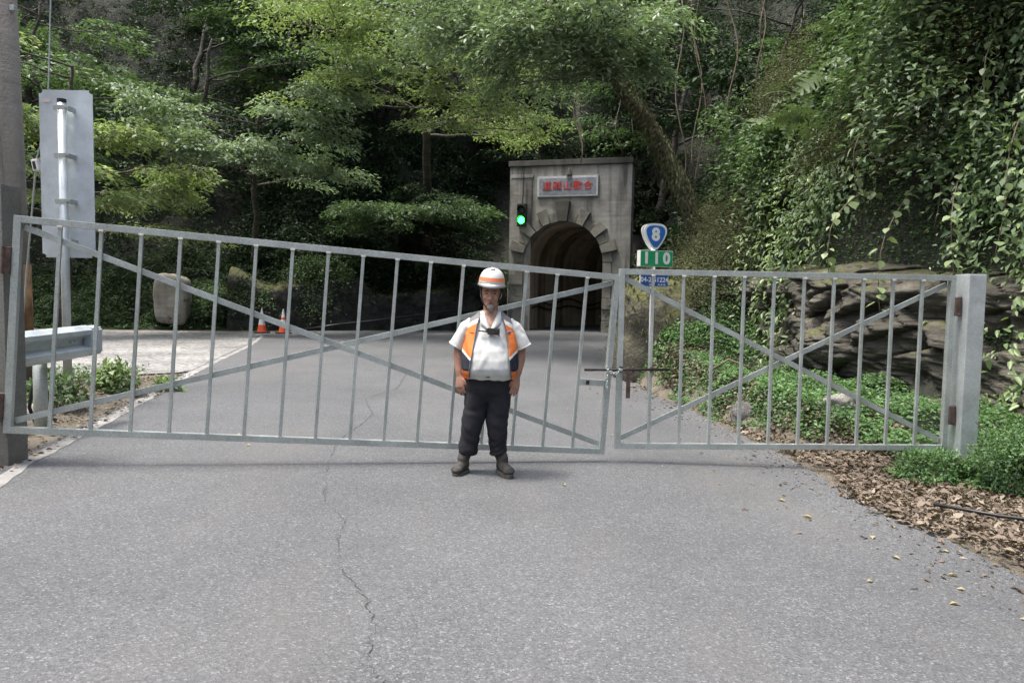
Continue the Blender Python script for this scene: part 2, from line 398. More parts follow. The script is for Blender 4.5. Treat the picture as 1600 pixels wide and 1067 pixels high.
F = np.stack([I[:-1, :-1], I[:-1, 1:], I[1:, 1:], I[1:, :-1]], -1).reshape(-1, 4)
fc = V[F].mean(1); fd = sdf(fc[:, 0], fc[:, 1])
# the tunnel bore: no ground above its floor inside the corridor
u16 = np.array([math.cos(R(-15.9)), math.sin(R(-15.9))]); PC = np.array([-0.20, 31.2])
tx = (fc[:, :2] - PC) @ u16; ty = (fc[:, :2] - PC) @ np.array([-u16[1], u16[0]])
bore = (tx > -0.2) & (tx < 6.5) & (ty > -0.6) & (ty < 14) & (V[F][:, :, 2].min(1) < 6.7)
def submesh(name, sel, mat, smooth=True):
    f = F[sel]; u, inv = np.unique(f, return_inverse=True)
    return mobj(name, np_mesh(name, V[u], inv.reshape(f.shape), smooth, [mat]))
tag(submesh("ground", (fd < 0.15) & ~bore, dirt), kind='structure')
tag(submesh("hillside", (fd >= 0.15) & ~bore, hill_soil), kind='structure')

# road -------------------------------------------------------------
L_E = ([-60, 2.2, 4.5, 5.4, 8.8, 13, 19, 24, 26, 27.6, 29.2, 31.0], [-2.2, -2.75, -3.38, -3.68, -4.45, -5.5, -7.0, -8.4, -8.5, -7.6, -4.3, -0.6])
R_E = ([-60, 2, 3.8, 5.3, 6.7, 9, 15, 20, 26, 29.9, 31.0], [3.5, 3.1, 2.95, 2.75, 2.72, 2.55, 2.1, 2.9, 4.2, 4.75, 4.3])
def strip(name, xl, xr, ys, n, dz, mat):
    rows = []
    for y in ys:
        a, b = xl(y), xr(y); xs = np.linspace(a, b, n); yy = np.full(n, y)
        rows.append(np.stack([xs, yy, cross_slope(xs, yy) + dz], -1))
    Vv = np.array(rows).reshape(-1, 3); k = np.arange(len(ys) * n).reshape(len(ys), n)
    Ff = np.stack([k[:-1, :-1], k[:-1, 1:], k[1:, 1:], k[1:, :-1]], -1).reshape(-1, 4)
    return mobj(name, np_mesh(name, Vv, Ff, True, [mat]))
ys = np.concatenate([np.linspace(-60, 0, 20), np.arange(0.5, 31.0, 0.5), [31.0]])
def wob(y, s): return float(vnoise(np.array([[y * 1.3, s, 0.5]]))[0]) * 0.05
tag(strip("road", lambda y: np.interp(y, *L_E) - 0.16 + wob(y, 1), lambda y: np.interp(y, *R_E) + wob(y, 7), ys, 24, 0.006, asphalt), kind='structure')
ysl = np.arange(-6, 24, 0.15)
tag(strip("road_edge_line", lambda y: np.interp(y, *L_E) - 0.09 + wob(y * 5, 3) * .5, lambda y: np.interp(y, *L_E) + 0.035 + wob(y * 5, 9) * .5, ysl, 3, 0.010, white_line), kind='structure')
ysg = np.arange(10.2, 26.2, 0.4)
tag(strip("gravel_lot", lambda y: -24.0, lambda y: np.interp(y, *L_E) - 0.14 - max(0, 11.5 - y) * 1.6, ysg, 30, 0.002, gravel), kind='structure')

# road cracks: thin dark tar-filled strips
def crack(pts, w):
    vs, fs = [], []
    P = []
    for (a, b) in zip(pts, pts[1:]):
        for t in np.arange(0, 1, 0.06):
            P.append((a[0] + (b[0] - a[0]) * t + random.gauss(0, .009), a[1] + (b[1] - a[1]) * t + random.gauss(0, .006)))
    for i, (x, y) in enumerate(P):
        ww = w * random.uniform(0.25, 1.0) * (0.45 + 0.55 * (math.sin(i * 0.31) + math.sin(i * 0.117) > -0.4))
        z = float(cross_slope(np.array(x), np.array(y))) + 0.0095
        vs += [(x - ww / 2, y, z), (x + ww / 2, y, z)]
    fs = [(2 * i, 2 * i + 1, 2 * i + 3, 2 * i + 2) for i in range(len(P) - 1)]
    return np.array(vs), np.array(fs)
cv, cf = crack([(-1.63, 6.7), (-1.55, 6.1), (-1.42, 5.4), (-1.25, 4.75), (-1.02, 4.35), (-0.98, 4.0), (-0.87, 3.6), (-0.66, 3.25), (-0.56, 2.95), (-0.55, 2.72), (-0.42, 2.45), (-0.33, 2.2), (-0.30, 1.9)], 0.0065)
tag(mobj("road_crack", np_mesh("road_crack", cv, cf, False, [crack_mat])), kind='structure')
cv, cf = crack([(-1.9, 13.0), (-1.7, 10.5), (-1.95, 9.4), (-1.6, 8.2), (-1.63, 6.7)], 0.014)
tag(mobj("road_crack", np_mesh("road_crack", cv, cf, False, [crack_mat])), kind='structure')

# right-hand rock face ----------------------------------------------
def polyline(pts, n):
    pts = np.array(pts, float); s = np.r_[0, np.cumsum(np.linalg.norm(np.diff(pts, axis=0), axis=1))]
    t = np.linspace(0, s[-1], n); return np.stack([np.interp(t, s, pts[:, k]) for k in range(pts.shape[1])], -1)
def rock_face():
    ns, nh = 340, 150
    base = polyline([(10.0, 0.3), (7.9, 3.9), (6.05, 6.95), (5.2, 8.6), (4.45, 10.4), (3.95, 11.9), (3.5, 13.4)], ns)
    tan = np.gradient(base, axis=0); tan /= np.linalg.norm(tan, axis=1)[:, None]
    out = np.stack([tan[:, 1], -tan[:, 0]], -1)          # into the hill
    hh = np.linspace(-0.3, 1.95, nh)
    S, Hh = np.meshgrid(np.arange(ns), hh, indexing='ij')
    z = Hh + 0.25
    prof = np.interp(Hh, [-.3, .3, .8, 1.1, 1.35, 1.55, 1.95], [-.25, 0.05, .25, .20, .05, .25, 1.3])
    bx = base[S, 0]; by = base[S, 1]
    sp = np.stack([bx * 0.55, by * 0.55, z * 0.9], -1)
    strat = z * 0.95 + 0.28 * bx - 0.2 * by + 0.6 * fbm(sp, 3, 31)
    w1 = strat * 2.6 + 0.5 * fbm(sp * 2.2, 3, 41); w2 = strat * 7.1 + 0.6 * fbm(sp * 4.1, 3, 43); w3 = strat * 17 + 0.8 * fbm(sp * 6, 2, 47)
    led = (w1 % 1.0) ** 1.5 * 0.15 * (0.5 + vnoise(sp * 1.7, 5)) + (w2 % 1.0) * 0.075 + (w3 % 1.0) * 0.03
    blk = 0.0 * _h(np.floor(bx * 2.2 + by * 1.3 + .6 * vnoise(sp * 2, 8)).astype(int), np.floor(w1).astype(int), np.floor(w2 * .5).astype(int), 9) * 0.14
    # fractured blocks: every cell is a tilted facet with a groove round it
    rs = np.random.default_rng(44); nsd = 420; sl_ = np.linalg.norm(np.diff(base, axis=0), axis=1).sum()
    ss_ = S / (ns - 1) * sl_ + 0.35 * z + .10 * fbm(sp * 3, 2, 3); zz_ = z * 2.3 - 0.45 * ss_ + .10 * fbm(sp * 3, 2, 6)
    sd_ = np.stack([rs.uniform(-.5, sl_ + 1.5, nsd), rs.uniform(-9, 7, nsd)], -1)
    Q = np.stack([ss_.ravel(), zz_.ravel()], -1); f1 = np.full(len(Q), 9e9); f2 = f1.copy(); ci = np.zeros(len(Q), int)
    for j in range(nsd):
        d_ = ((Q - sd_[j]) ** 2).sum(1); m_ = d_ < f1
        f2 = np.where(m_, f1, np.minimum(f2, d_)); ci = np.where(m_, j, ci); f1 = np.where(m_, d_, f1)
    rel = Q - sd_[ci]; tl = rs.normal(size=(nsd, 2)) * np.array([.16, .12]); hg = rs.uniform(-.14, .14, nsd)
    cell = hg[ci] + (rel * tl[ci]).sum(1) + 0.07 * np.exp(-((np.sqrt(f2) - np.sqrt(f1)) / .05) ** 2)
    led = led * 0.35 + cell.reshape(z.shape)
    big = fbm(sp * 1.0, 3, 11) * 0.28 + fbm(sp * 6, 4, 21) * 0.07
    # a rounded bulge of paler rock
    bul = 0.55 * np.exp(-(((by - 10.0) / 0.8) ** 2 + ((z - 0.9) / 0.55) ** 2))
    off = prof + led + big - bul
    Vv = np.stack([bx + out[S, 0] * off, by + out[S, 1] * off, z], -1).reshape(-1, 3)
    k = np.arange(ns * nh).reshape(ns, nh)
    Ff = np.stack([k[:-1, :-1], k[1:, :-1], k[1:, 1:], k[:-1, 1:]], -1).reshape(-1, 4)
    return mobj("rock_face", np_mesh("rock_face", Vv, Ff, False, [rock]))
tag(rock_face(), kind='structure')

def boulder(name, label, c, r, mat, seed, rough=0.18, sq=2.5, group=None, rz=0.0, cat="rock", freq=1.6):
    bm = bmesh.new(); bmesh.ops.create_icosphere(bm, subdivisions=4, radius=1.0)
    co = np.array([v.co[:] for v in bm.verts])
    d = (np.abs(co) ** sq).sum(1) ** (-1 / sq)
    co = co * d[:, None]
    n = fbm(co * freq + seed * 7.7, 4, seed) * rough + fbm(co * freq * 4 + seed, 3, seed + 5) * rough * 0.22
    co = co * (1 + n)[:, None] * np.array(r)
    cz, sz = math.cos(rz), math.sin(rz)
    co = np.stack([co[:, 0] * cz - co[:, 1] * sz, co[:, 0] * sz + co[:, 1] * cz, co[:, 2]], -1)
    for v, q in zip(bm.verts, co): v.co = q
    me = bpy.data.meshes.new(name); bm.to_mesh(me); bm.free(); me.materials.append(mat)
    me.polygons.foreach_set("use_smooth", [True] * len(me.polygons))
    o = mobj(name, me); o.location = c; return tag(o, label, cat, group)

# ------------------------------------------------------------------ leaves
def unit(a): return a / np.maximum(np.linalg.norm(a, axis=-1, keepdims=True), 1e-9)
def leaf_quads(P, D, N, L, W, fold=0.18):
    """one folded quad per leaf: base, side, tip, side"""
    D = unit(D); S = unit(np.cross(D, N)); N = np.cross(S, D)
    L = L[:, None]; W = W[:, None]
    m = P + D * L * 0.45 + N * W * fold
    v = np.stack([P, m + S * W * 0.5, P + D * L - N * L * 0.08, m - S * W * 0.5], 1)
    return v.reshape(-1, 3), np.arange(len(P) * 4).reshape(-1, 4)
def leaf_hex(P, D, N, L, W, fold=0.18):
    """pointed oval leaf folded along its midrib"""
    D = unit(D); S = unit(np.cross(D, N)); N = np.cross(S, D); n = len(P)
    L = L[:, None]; W = W[:, None]; up = N * W * fold
    v = np.stack([P, P + D * L * .22 + S * W * .44 + up, P + D * L * .62 + S * W * .38 + up, P + D * L - N * L * .12, P + D * L * .62 - S * W * .38 + up, P + D * L * .22 - S * W * .44 + up], 1).reshape(-1, 3)
    b = np.arange(n)[:, None] * 6
    return v, np.concatenate([b + np.array([[0, 1, 2, 3]]), b + np.array([[0, 3, 4, 5]])], 1).reshape(-1, 4)
def rnd(n, s=1.0): return rng.normal(size=(n, 3)) * s
def spray_leaves(O, A, L, W, n, size, droop=0.25, flat=0.35, asp=0.42, thick=0.05, shape=None):
    """flat, drooping, feathery sprays: origins O, axes A, length L, half width W; n leaves each"""
    M = len(O); A = unit(A); up = np.array([0, 0, 1.0])
    lat = unit(np.cross(np.broadcast_to(up, A.shape), A))
    k = 7
    ti = (rng.integers(0, k, (M, n)) + rng.uniform(-.15, .15, (M, n))) / (k - 0.5)
    sg = rng.choice([-1.0, 1.0], (M, n)); s = rng.uniform(0.0, 1.0, (M, n)) ** 0.8
    main = rng.uniform(0, 1, (M, n)) < 0.2
    s = np.where(main, s * 0.08, s)
    wid = (1 - 0.55 * ti) * (0.55 + 0.45 * np.minimum(ti * 3, 1))
    al = L[:, None] * (ti * 0.8 + 0.30 * s); la = W[:, None] * s * wid * sg
    r = al / L[:, None]
    P = O[:, None, :] + A[:, None, :] * al[..., None] + lat[:, None, :] * la[..., None]
    P[..., 2] += -droop * (r ** 2) * L[:, None] - droop * 0.7 * s ** 2 * W[:, None]
    P += rng.normal(size=P.shape) * thick
    D = A[:, None, :] * 0.6 + lat[:, None, :] * (sg * 0.75)[..., None]; D[..., 2] -= 0.25
    D = D + rng.normal(size=D.shape) * 0.35
    N = np.broadcast_to(up, D.shape) + rng.normal(size=D.shape) * flat
    P, D, N = P.reshape(-1, 3), D.reshape(-1, 3), N.reshape(-1, 3)
    sz = size * rng.uniform(0.6, 1.25, len(P))
    return (shape or leaf_quads)(P, D, N, sz, sz * asp)
def join_quads(lst):
    vs, fs, o = [], [], 0
    for v, f in lst:
        vs.append(v); fs.append(f + o); o += len(v)
    return np.concatenate(vs), np.concatenate(fs)

def bez(p0, p1, p2, n):
    t = np.linspace(0, 1, n)[:, None]; return (1 - t) ** 2 * p0 + 2 * t * (1 - t) * p1 + t * t * p2
def tree(name, label, base, trunk_pts, r0, limbs, leafm, barkm=None, per=70, size=0.10, sl=1.1, sw=0.6, group=None, subs=5, droop=0.25, cat="tree", asp=0.42, start=0.3, flat=0.35, seed=None):
    """trunk_pts relative to base; limbs: (fraction up the trunk, azimuth deg, length, rise)"""
    barkm = barkm or bark
    t = thing(name, label, cat, base, (0, 0, 0), group)
    tp = polyline([(0, 0, 0)] + list(trunk_pts), 12)
    tp[1:-1] += rnd(10, r0 * 0.35)
    wood = MB(); rad = [r0 * (1.25 if i == 0 else 1) * (1 - 0.72 * i / 11) for i in range(12)]
    wood.tube(tp, rad, 9)
    O, A, Ls = [], [], []
    for (fr, az, ln, rise) in limbs:
        i = fr * 11; b = tp[int(i)] + (tp[min(int(i) + 1, 11)] - tp[int(i)]) * (i - int(i))
        az = R(az); d = np.array([math.sin(az), math.cos(az), 0.0])
        p1 = b + d * ln * 0.45 + np.array([0, 0, rise * 0.9]); p2 = b + d * ln + np.array([0, 0, rise])
        c = bez(b, p1, p2, 10); c[1:-1] += rnd(8, ln * 0.007)
        rr = r0 * (1 - 0.6 * fr) * 0.42
        wood.tube(c, [rr * (1 - 0.85 * j / 9) + 0.006 for j in range(10)], 6)
        for j in range(subs):
            f = start + (1 - start) * (j + rng.uniform(0.1, 0.9)) / subs
            q = c[min(int(f * 9), 9)]; sg = 1 if j % 2 else -1
            a2 = az + sg * rng.uniform(0.35, 1.1); l2 = ln * rng.uniform(0.25, 0.5) * (1.15 - 0.5 * f) + 0.3
            d2 = np.array([math.sin(a2), math.cos(a2), 0.0])
            e = q + d2 * l2 + np.array([0, 0, rng.uniform(-0.1, 0.28) * l2])
            c2 = bez(q, (q + e) / 2 + np.array([0, 0, 0.12 * l2]), e, 5)
            wood.tube(c2, [max(rr * 0.4 * (1 - 0.8 * h / 4), 0.005) for h in range(5)], 4)
            for h in (1, 2, 3, 4, 4):
                a3 = a2 + rng.uniform(-0.9, 0.9)
                O.append(c2[h] + rnd(1, 0.06)[0]); A.append((math.sin(a3), math.cos(a3), rng.uniform(-0.1, 0.12))); Ls.append(sl * rng.uniform(0.6, 1.2))
        a3 = az
        O.append(c[8]); A.append((math.sin(a3), math.cos(a3), 0)); Ls.append(sl)
    wood.build("trunk", barkm, t, True)
    O, A, Ls = np.array(O), np.array(A), np.array(Ls)
    v, f = spray_leaves(O, A, Ls, Ls * sw, per, size, droop, flat, asp)
    mobj("crown", np_mesh("crown", v, f, False, [leafm]), t)
    return t
def copy_tree(o, parent=None):
    c = o.copy(); COL.objects.link(c); c.parent = parent
    for ch in o.children: copy_tree(ch, c)
    return c

# ================================================================== tunnel portal
YAW = R(-15.9)
def text_mesh(s, size, mat, extrude=0.004, offset=0.0, spacing=1.0):
    cu = bpy.data.curves.new("lettering", 'FONT'); cu.body = s; cu.size = size; cu.extrude = extrude; cu.offset = offset
    cu.align_x = 'CENTER'; cu.align_y = 'CENTER'; cu.space_character = spacing; cu.resolution_u = 3
    o = link(bpy.data.objects.new("tmp", cu)); dg = bpy.context.evaluated_depsgraph_get()
    me = bpy.data.meshes.new_from_object(o.evaluated_get(dg)); bpy.data.objects.remove(o); bpy.data.curves.remove(cu)
    me.materials.clear(); me.materials.append(mat); me.name = "lettering"; return me
def put_text(name, s, size, mat, parent, loc, rot=(math.pi / 2, 0, 0), extrude=0.004, offset=0.0, spacing=1.0, sx=1.0):
    o = mobj(name, text_mesh(s, size, mat, extrude, offset, spacing), parent); o.location = loc; o.rotation_euler = rot; o.scale = (sx, 1, 1); return o

tun = thing("tunnel_portal", "weathered concrete tunnel portal with stone-edged arch and red-lettered plaque", "tunnel", (PC[0], PC[1], 0), (0, 0, YAW))
AX, AR, AS, TW, TH = 2.40, 1.75, 2.95, 5.25, 7.03
arc = [(AX + AR * math.cos(a), AS + AR * math.sin(a)) for a in np.linspace(0, math.pi, 25)]
wall = MB(); wall.prism([(0, -0.3), (0, TH), (TW, TH), (TW, -0.3), (AX + AR, -0.3)] + arc + [(AX - AR, -0.3)], 0.0, 0.9)
wall.build("wall", concrete, tun)
cap = MB(); cap.box((TW / 2, 0.40, TH + 0.13), (TW + 0.10, 1.02, 0.24), bev=0.03); cap.build("coping", concrete_dark, tun)
pil = MB(); pil.box((0.56, -0.028, 3.2), (0.86, 0.05, 6.7), bev=0.012); pil.box((0.56, -0.04, 6.62), (0.98, 0.09, 0.14), bev=0.015); pil.build("pilaster", concrete, tun)
# arch stones, each a piece of its own
def wedge(a0, a1, r0, r1, y0, y1):
    m = MB(); p = []
    for a in (a0, (a0 + a1) / 2, a1): p.append((AX + r0 * math.cos(a), AS + r0 * math.sin(a)))
    for a in (a1, a0): p.append((AX + r1 * math.cos(a), AS + r1 * math.sin(a)))
    return m.prism(p, y0, y1)
NV = 15; st = math.pi / NV
for i in range(NV):
    a0, a1 = i * st + 0.012, (i + 1) * st - 0.012
    if i == NV // 2:
        kx = MB(); kx.prism([(AX - .20, AS + AR - .03), (AX + .20, AS + AR - .03), (AX + .30, AS + AR + .80), (AX - .30, AS + AR + .80)], -0.36, -0.002)
        kx.build("keystone", concrete_dark, tun); continue
    long_ = (i - NV // 2) % 2 == 0
    wedge(a0, a1, AR - 0.02, AR + (0.62 if long_ else 0.36) + random.uniform(-.03, .03), -0.24 if long_ else -0.12, -0.002).build("voussoir", arch_stone, tun)
for sgn in (-1, 1):
    for k in range(6):
        w = 0.58 if k % 2 == 0 else 0.36; z0 = k * 0.49
        x0 = AX + sgn * (AR - 0.02); m = MB()
        m.box((x0 + sgn * w / 2, -0.06 if k % 2 else -0.09, z0 + 0.245), (w, 0.10 if k % 2 else 0.16, 0.47), bev=0.015); m.build("quoin", arch_stone, tun)
# lining: vault rings set one behind another round a right-hand bend
def bend(s):
    if s < 1: return AX, s + 0.885, 0.0
    h = (s - 1) / 9.5; return AX + 9.5 * (1 - math.cos(h)), 1.885 + 9.5 * math.sin(h), h
lining_b = concrete_material("damp_lining", (0.22, 0.17, 0.11), (0.40, 0.32, 0.23), 0.5)
def lining_ring(s0, s1, r):
    prof = [(-r, -0.1), (-r, 1.2), (-r, AS)] + [(-r * math.cos(a), AS + r * math.sin(a)) for a in np.linspace(0.12, math.pi - 0.12, 20)] + [(r, AS), (r, 1.2), (r, -0.1)]
    rows = []
    for q in range(4):
        cx, cy, h = bend(s0 + (s1 - s0) * q / 3)
        for (px, pz) in prof: rows.append((cx + px * math.cos(h), cy - px * math.sin(h), pz))
    k = np.arange(4 * len(prof)).reshape(4, len(prof))
    return np_mesh("lining_ring", rows, np.stack([k[:-1, :-1], k[:-1, 1:], k[1:, 1:], k[1:, :-1]], -1).reshape(-1, 4), True)
sh_rows = []; sp_ = [(-AR - .1, -.1), (-AR - .1, AS)] + [(-(AR + .1) * math.cos(a), AS + (AR + .1) * math.sin(a)) for a in np.linspace(.12, math.pi - .12, 16)] + [(AR + .1, AS), (AR + .1, -.1)]  # added unseen shell, stops sky light leaking between the lining rings
for i in range(30):
    cx, cy, h = bend(0.02 + 13.4 * i / 29)
    for (px, pz) in sp_: sh_rows.append((cx + px * math.cos(h), cy - px * math.sin(h), pz))
cx, cy, h = bend(13.5)
for (px, pz) in sp_: sh_rows.append((cx + 0.02 * px, cy, 1.5 + 0.02 * pz))
k = np.arange(31 * len(sp_)).reshape(31, len(sp_))
mobj("light_block_shell", np_mesh("light_block_shell", sh_rows, np.stack([k[:-1, :-1], k[:-1, 1:], k[1:, 1:], k[1:, :-1]], -1).reshape(-1, 4), True), tun, concrete_dark)
for i in range(16):
    o = mobj("lining_ring", lining_ring(0.02 + i * 0.82, 0.02 + (i + 1) * 0.82 + 0.03, AR + 0.012 * (i % 2) - 0.006 * (i % 3)), tun, lining_b if i in (2, 4, 7, 9, 12) else lining)
fl = []
for i in range(30):
    s = -0.9 + 13.9 * i / 29
    if s < 1: cx, cy, h = AX, s + 0.885, 0.0
    else: h = (s - 1) / 9.5; cx = AX + 9.5 * (1 - math.cos(h)); cy = 1.885 + 9.5 * math.sin(h)
    for px in (-AR, AR): fl.append((cx + px * math.cos(h), cy - px * math.sin(h), 0.004))
mobj("floor", np_mesh("floor", fl, [(2 * i, 2 * i + 1, 2 * i + 3, 2 * i + 2) for i in range(29)], False, [asphalt]), tun)
# service cables clipped to the lining
for (z0, sag) in ((1.25, 0.16), (0.95, 0.10)):
    m = MB(); pts = []
    for i in range(24):
        s = 0.6 + i * 0.45
        if s < 1: cx, cy, h = AX, s + 0.885, 0.0
        else: h = (s - 1) / 9.5; cx = AX + 9.5 * (1 - math.cos(h)); cy = 1.885 + 9.5 * math.sin(h)
        px = -AR + 0.06
        pts.append((cx + px * math.cos(h), cy - px * math.sin(h), z0 + sag * math.sin(i * 0.9)))
    m.tube(pts, 0.035, 6); m.build("cable", hose_mat, tun)
# name plaque with carved red characters
m = MB(); m.box((2.55, -0.055, 6.15), (2.62, 0.10, 0.86), bev=0.02); plq = m.build("plaque", simple("plaque_rim", (0.42, 0.43, 0.43), 0.8, 0, 0.2), tun)
m = MB(); m.box((2.55, -0.108, 6.15), (2.44, 0.012, 0.68)); m.build("plaque_panel", simple("plaque_stone", (0.20, 0.22, 0.245), 0.85, 0, 0.3, 5), plq)
for i, ch in enumerate("道隧山歡合"):
    put_text("character", ch, 0.40, red_paint, plq, (1.67 + i * 0.44, -0.119, 6.15), extrude=0.012, offset=0.004)
m = MB(); m.tube([(2.62, -0.12, 6.60), (2.62, -0.12, 6.95)], [0.13, 0.015], 8); m.build("bracket", concrete_dark, tun)

# traffic light on the portal
def l2w(x, y, z): return tun_m @ Vector((x, y, z))
tun_m = Matrix.Translation((PC[0], PC[1], 0)) @ Matrix.Rotation(YAW, 4, 'Z')
lp = l2w(0.62, -0.22, 4.95)
tl = thing("traffic_light", "black two-lamp traffic light glowing green on the tunnel portal", "traffic light", lp, (0, 0, YAW))
m = MB(); m.box((0, 0, 0), (0.42, 0.22, 0.98), bev=0.05); m.build("housing", black_iron, tl)
for z in (0.3, -0.3):
    m = MB(); m.tube([(0, 0.10, z), (0, 0.20, z)], 0.04, 8); m.build("mounting_bracket", black_iron, tl)
def visor(z):
    m = MB(); n = 14; A = []; B = []
    for k in range(n + 1):
        a = R(-25) + R(230) * k / n; r = 0.175
        A.append(m.bm.verts.new((r * math.cos(a), -0.11, z + r * math.sin(a)))); B.append(m.bm.verts.new((r * math.cos(a), -0.11 - 0.20 * (0.45 + 0.55 * math.sin(max(0, min(math.pi, a)))), z + r * math.sin(a))))
    for k in range(n): m.bm.faces.new((A[k], A[k + 1], B[k + 1], B[k]))
    o = m.build("visor", black_iron, tl); s = o.modifiers.new("s", 'SOLIDIFY'); s.thickness = 0.012
visor(0.22); visor(-0.22)
def lens_mat(name, col, em):
    mm, nt, b = nodes_of(name); b.inputs['Base Color'].default_value = (*col, 1); b.inputs['Roughness'].default_value = 0.2
    if em: b.inputs['Emission Color'].default_value = (0.012, 1.0, 0.05, 1); b.inputs['Emission Strength'].default_value = em
    return mm
m = MB(); m.ball((0, -0.11, 0.22), (0.15, 0.05, 0.15), 20); o = m.build("lens", lens_mat("dark_lens", (0.03, 0.05, 0.04), 0), tl, True); o['label'] = "unlit dark lens"
m = MB(); m.ball((0, -0.11, -0.22), (0.15, 0.06, 0.15), 20); o = m.build("lens", lens_mat("green_lamp", (0.02, 0.4, 0.1), 9.0), tl, True); o['label'] = "lit green lens"
m = MB(); m.tube([(0, 0.03, 0.48), (0.03, 0.05, 1.0), (0.02, 0.1, 1.72)], 0.02, 6); m.build("feed_cable", hose_mat, tl)

# dark rough rock wall along the far side of the road
def rough_wall(name, pts, hgt, mat, seed, ns=150, nh=26):
    base = polyline(pts, ns); tan = np.gradient(base, axis=0); tan /= np.linalg.norm(tan, axis=1)[:, None]
    out = np.stack([-tan[:, 1], tan[:, 0]], -1)
    S, Hh = np.meshgrid(np.arange(ns), np.linspace(-0.2, 1, nh), indexing='ij')
    z = Hh * hgt * (1 + 0.25 * vnoise(np.stack([S * 0.05, S * 0 + seed, S * 0.0], -1)))
    bx, by = base[S, 0], base[S, 1]
    sp = np.stack([bx, by, z], -1)
    off = Hh * 0.25 + fbm(sp * 0.9, 4, seed) * 0.22 + fbm(sp * 3.5, 3, seed + 3) * 0.08 + np.maximum(Hh - 0.85, 0) * 5
    Vv = np.stack([bx + out[S, 0] * off, by + out[S, 1] * off, z], -1).reshape(-1, 3)
    k = np.arange(ns * nh).reshape(ns, nh)
    Ff = np.stack([k[:-1, :-1], k[1:, :-1], k[1:, 1:], k[:-1, 1:]], -1).reshape(-1, 4)
    return mobj(name, np_mesh(name, Vv, Ff, False, [mat]))
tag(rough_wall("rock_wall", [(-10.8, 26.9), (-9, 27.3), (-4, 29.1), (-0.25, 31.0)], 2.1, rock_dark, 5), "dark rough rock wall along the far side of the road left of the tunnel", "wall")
m = MB(); m.tube([(-8.0, 27.3, 0.05), (-6.8, 27.9, 0.25), (-5.5, 28.3, 0.40), (-3.9, 28.85, 0.62), (-2.6, 29.6, 0.82), (-1.9, 30.0, 0.80), (-1.3, 30.3, 0.55), (-0.8, 30.5, 0.2)], 0.05, 8)
tag(m.build("drain_hose", hose_mat, None, True), "black drain hose running along the dark rock wall beside the tunnel", "hose")

# ================================================================== gate
SAGM = Matrix.Translation((0.8437, 6.3483, 0.05)) @ Matrix.Rotation(0.2342, 4, 'Z') @ Matrix.Rotation(0.068, 4, 'Y')
GH = 1.6145
def gate(name, label, mw, x0, x1, bars, diag):
    t = thing(name, label, "gate"); t.matrix_world = mw
    def bar(nm, a, b, w, h, y=0.0, up=(0, 1, 0), mat=galv):
        mm = MB(); mm.beam((a[0], y, a[1]), (b[0], y, b[1]), w, h, up, 0.003); return mm.build(nm, mat, t)
    T = 0.050
    bar("top_rail", (x0 + T, GH - T / 2), (x1 - T, GH - T / 2), T, 0.05)
    bar("bottom_rail", (x0 + T, T / 2), (x1 - T, T / 2), T, 0.05)
    bar("stile", (x0 + T / 2, 0), (x0 + T / 2, GH), T, 0.05); bar("stile", (x1 - T / 2, 0), (x1 - T / 2, GH), T, 0.05)
    for b in bars: bar("baluster", (b, T), (b, GH - T), 0.026, 0.026, -0.008)
    for k, (a, b) in enumerate(diag): bar("brace", a, b, 0.046, 0.016, 0.016 + 0.018 * k)
    # weld beads at the baluster heads
    for b in bars:
        mm = MB(); mm.box((b, -0.025, GH - T - 0.004), (0.036, 0.008, 0.016), bev=0.003); mm.build("weld", weld_mat, t)
    return t
weld_mat = simple("weld_zinc", (0.62, 0.60, 0.52), 0.6, 0.2, 0.3, 60)
barsL = [-4.456 + 0.2767 * i for i in range(16)]
gl = gate("metal_gate", "long sagging left leaf of the grey steel barrier gate behind the man", SAGM, -4.7603, 0.0, barsL, [((-4.70, 1.535), (-0.06, 0.09)), ((-4.70, 0.09), (-0.06, 1.535))])
GRM = Matrix.Translation((0.9441, 6.359, 0.1)) @ Matrix.Rotation(0.0575, 4, 'Z')
barsR = [0.305 + 0.2768 * i for i in range(10)]
gr = gate("metal_gate", "short level right leaf of the grey steel gate hung on the zinc post", GRM, 0.0, 3.1074, barsR, [((0.06, 1.53), (3.05, 0.09)), ((0.06, 0.09), (3.05, 1.53))])
m = MB(); m.box((-0.18, -0.005, 0.640), (0.25, 0.035, 0.055), bev=0.004); m.build("latch_bar", galv, gl)
m = MB(); m.box((-0.22, -0.026, 0.640), (0.03, 0.006, 0.035)); m.build("latch_slot", black_iron, gl)
# sliding bolt on the right leaf
m = MB(); m.tube([(-0.30, -0.055, 0.715), (0.46, -0.055, 0.725)], 0.012, 10); bolt = m.build("bolt", black_iron, gr, True)
m = MB(); m.box((0.095, -0.06, 0.60), (0.038, 0.012, 0.27), bev=0.005); m.build("bolt_handle", rusty, bolt)
for x in (0.03, 0.14, 0.31):
    m = MB(); m.box((x, -0.040, 0.722), (0.022, 0.046, 0.05), bev=0.004); m.build("bolt_keeper", rusty if x > .1 else black_iron, gr)
for z in (0.33, 1.33):
    m = MB(); m.box((3.125, -0.01, z), (0.05, 0.07, 0.17), bev=0.006); m.tube([(3.15, -0.02, z - .09), (3.15, -0.02, z + .09)], 0.016, 8); m.build("hinge", rusty, gr)
for z in (0.20, 1.28):
    m = MB(); m.box((-4.785, -0.01, z), (0.05, 0.06, 0.20), bev=0.006); m.tube([(-4.81, -0.03, z - .1), (-4.81, -0.03, z + .1)], 0.017, 8); m.build("hinge", rusty, gl)
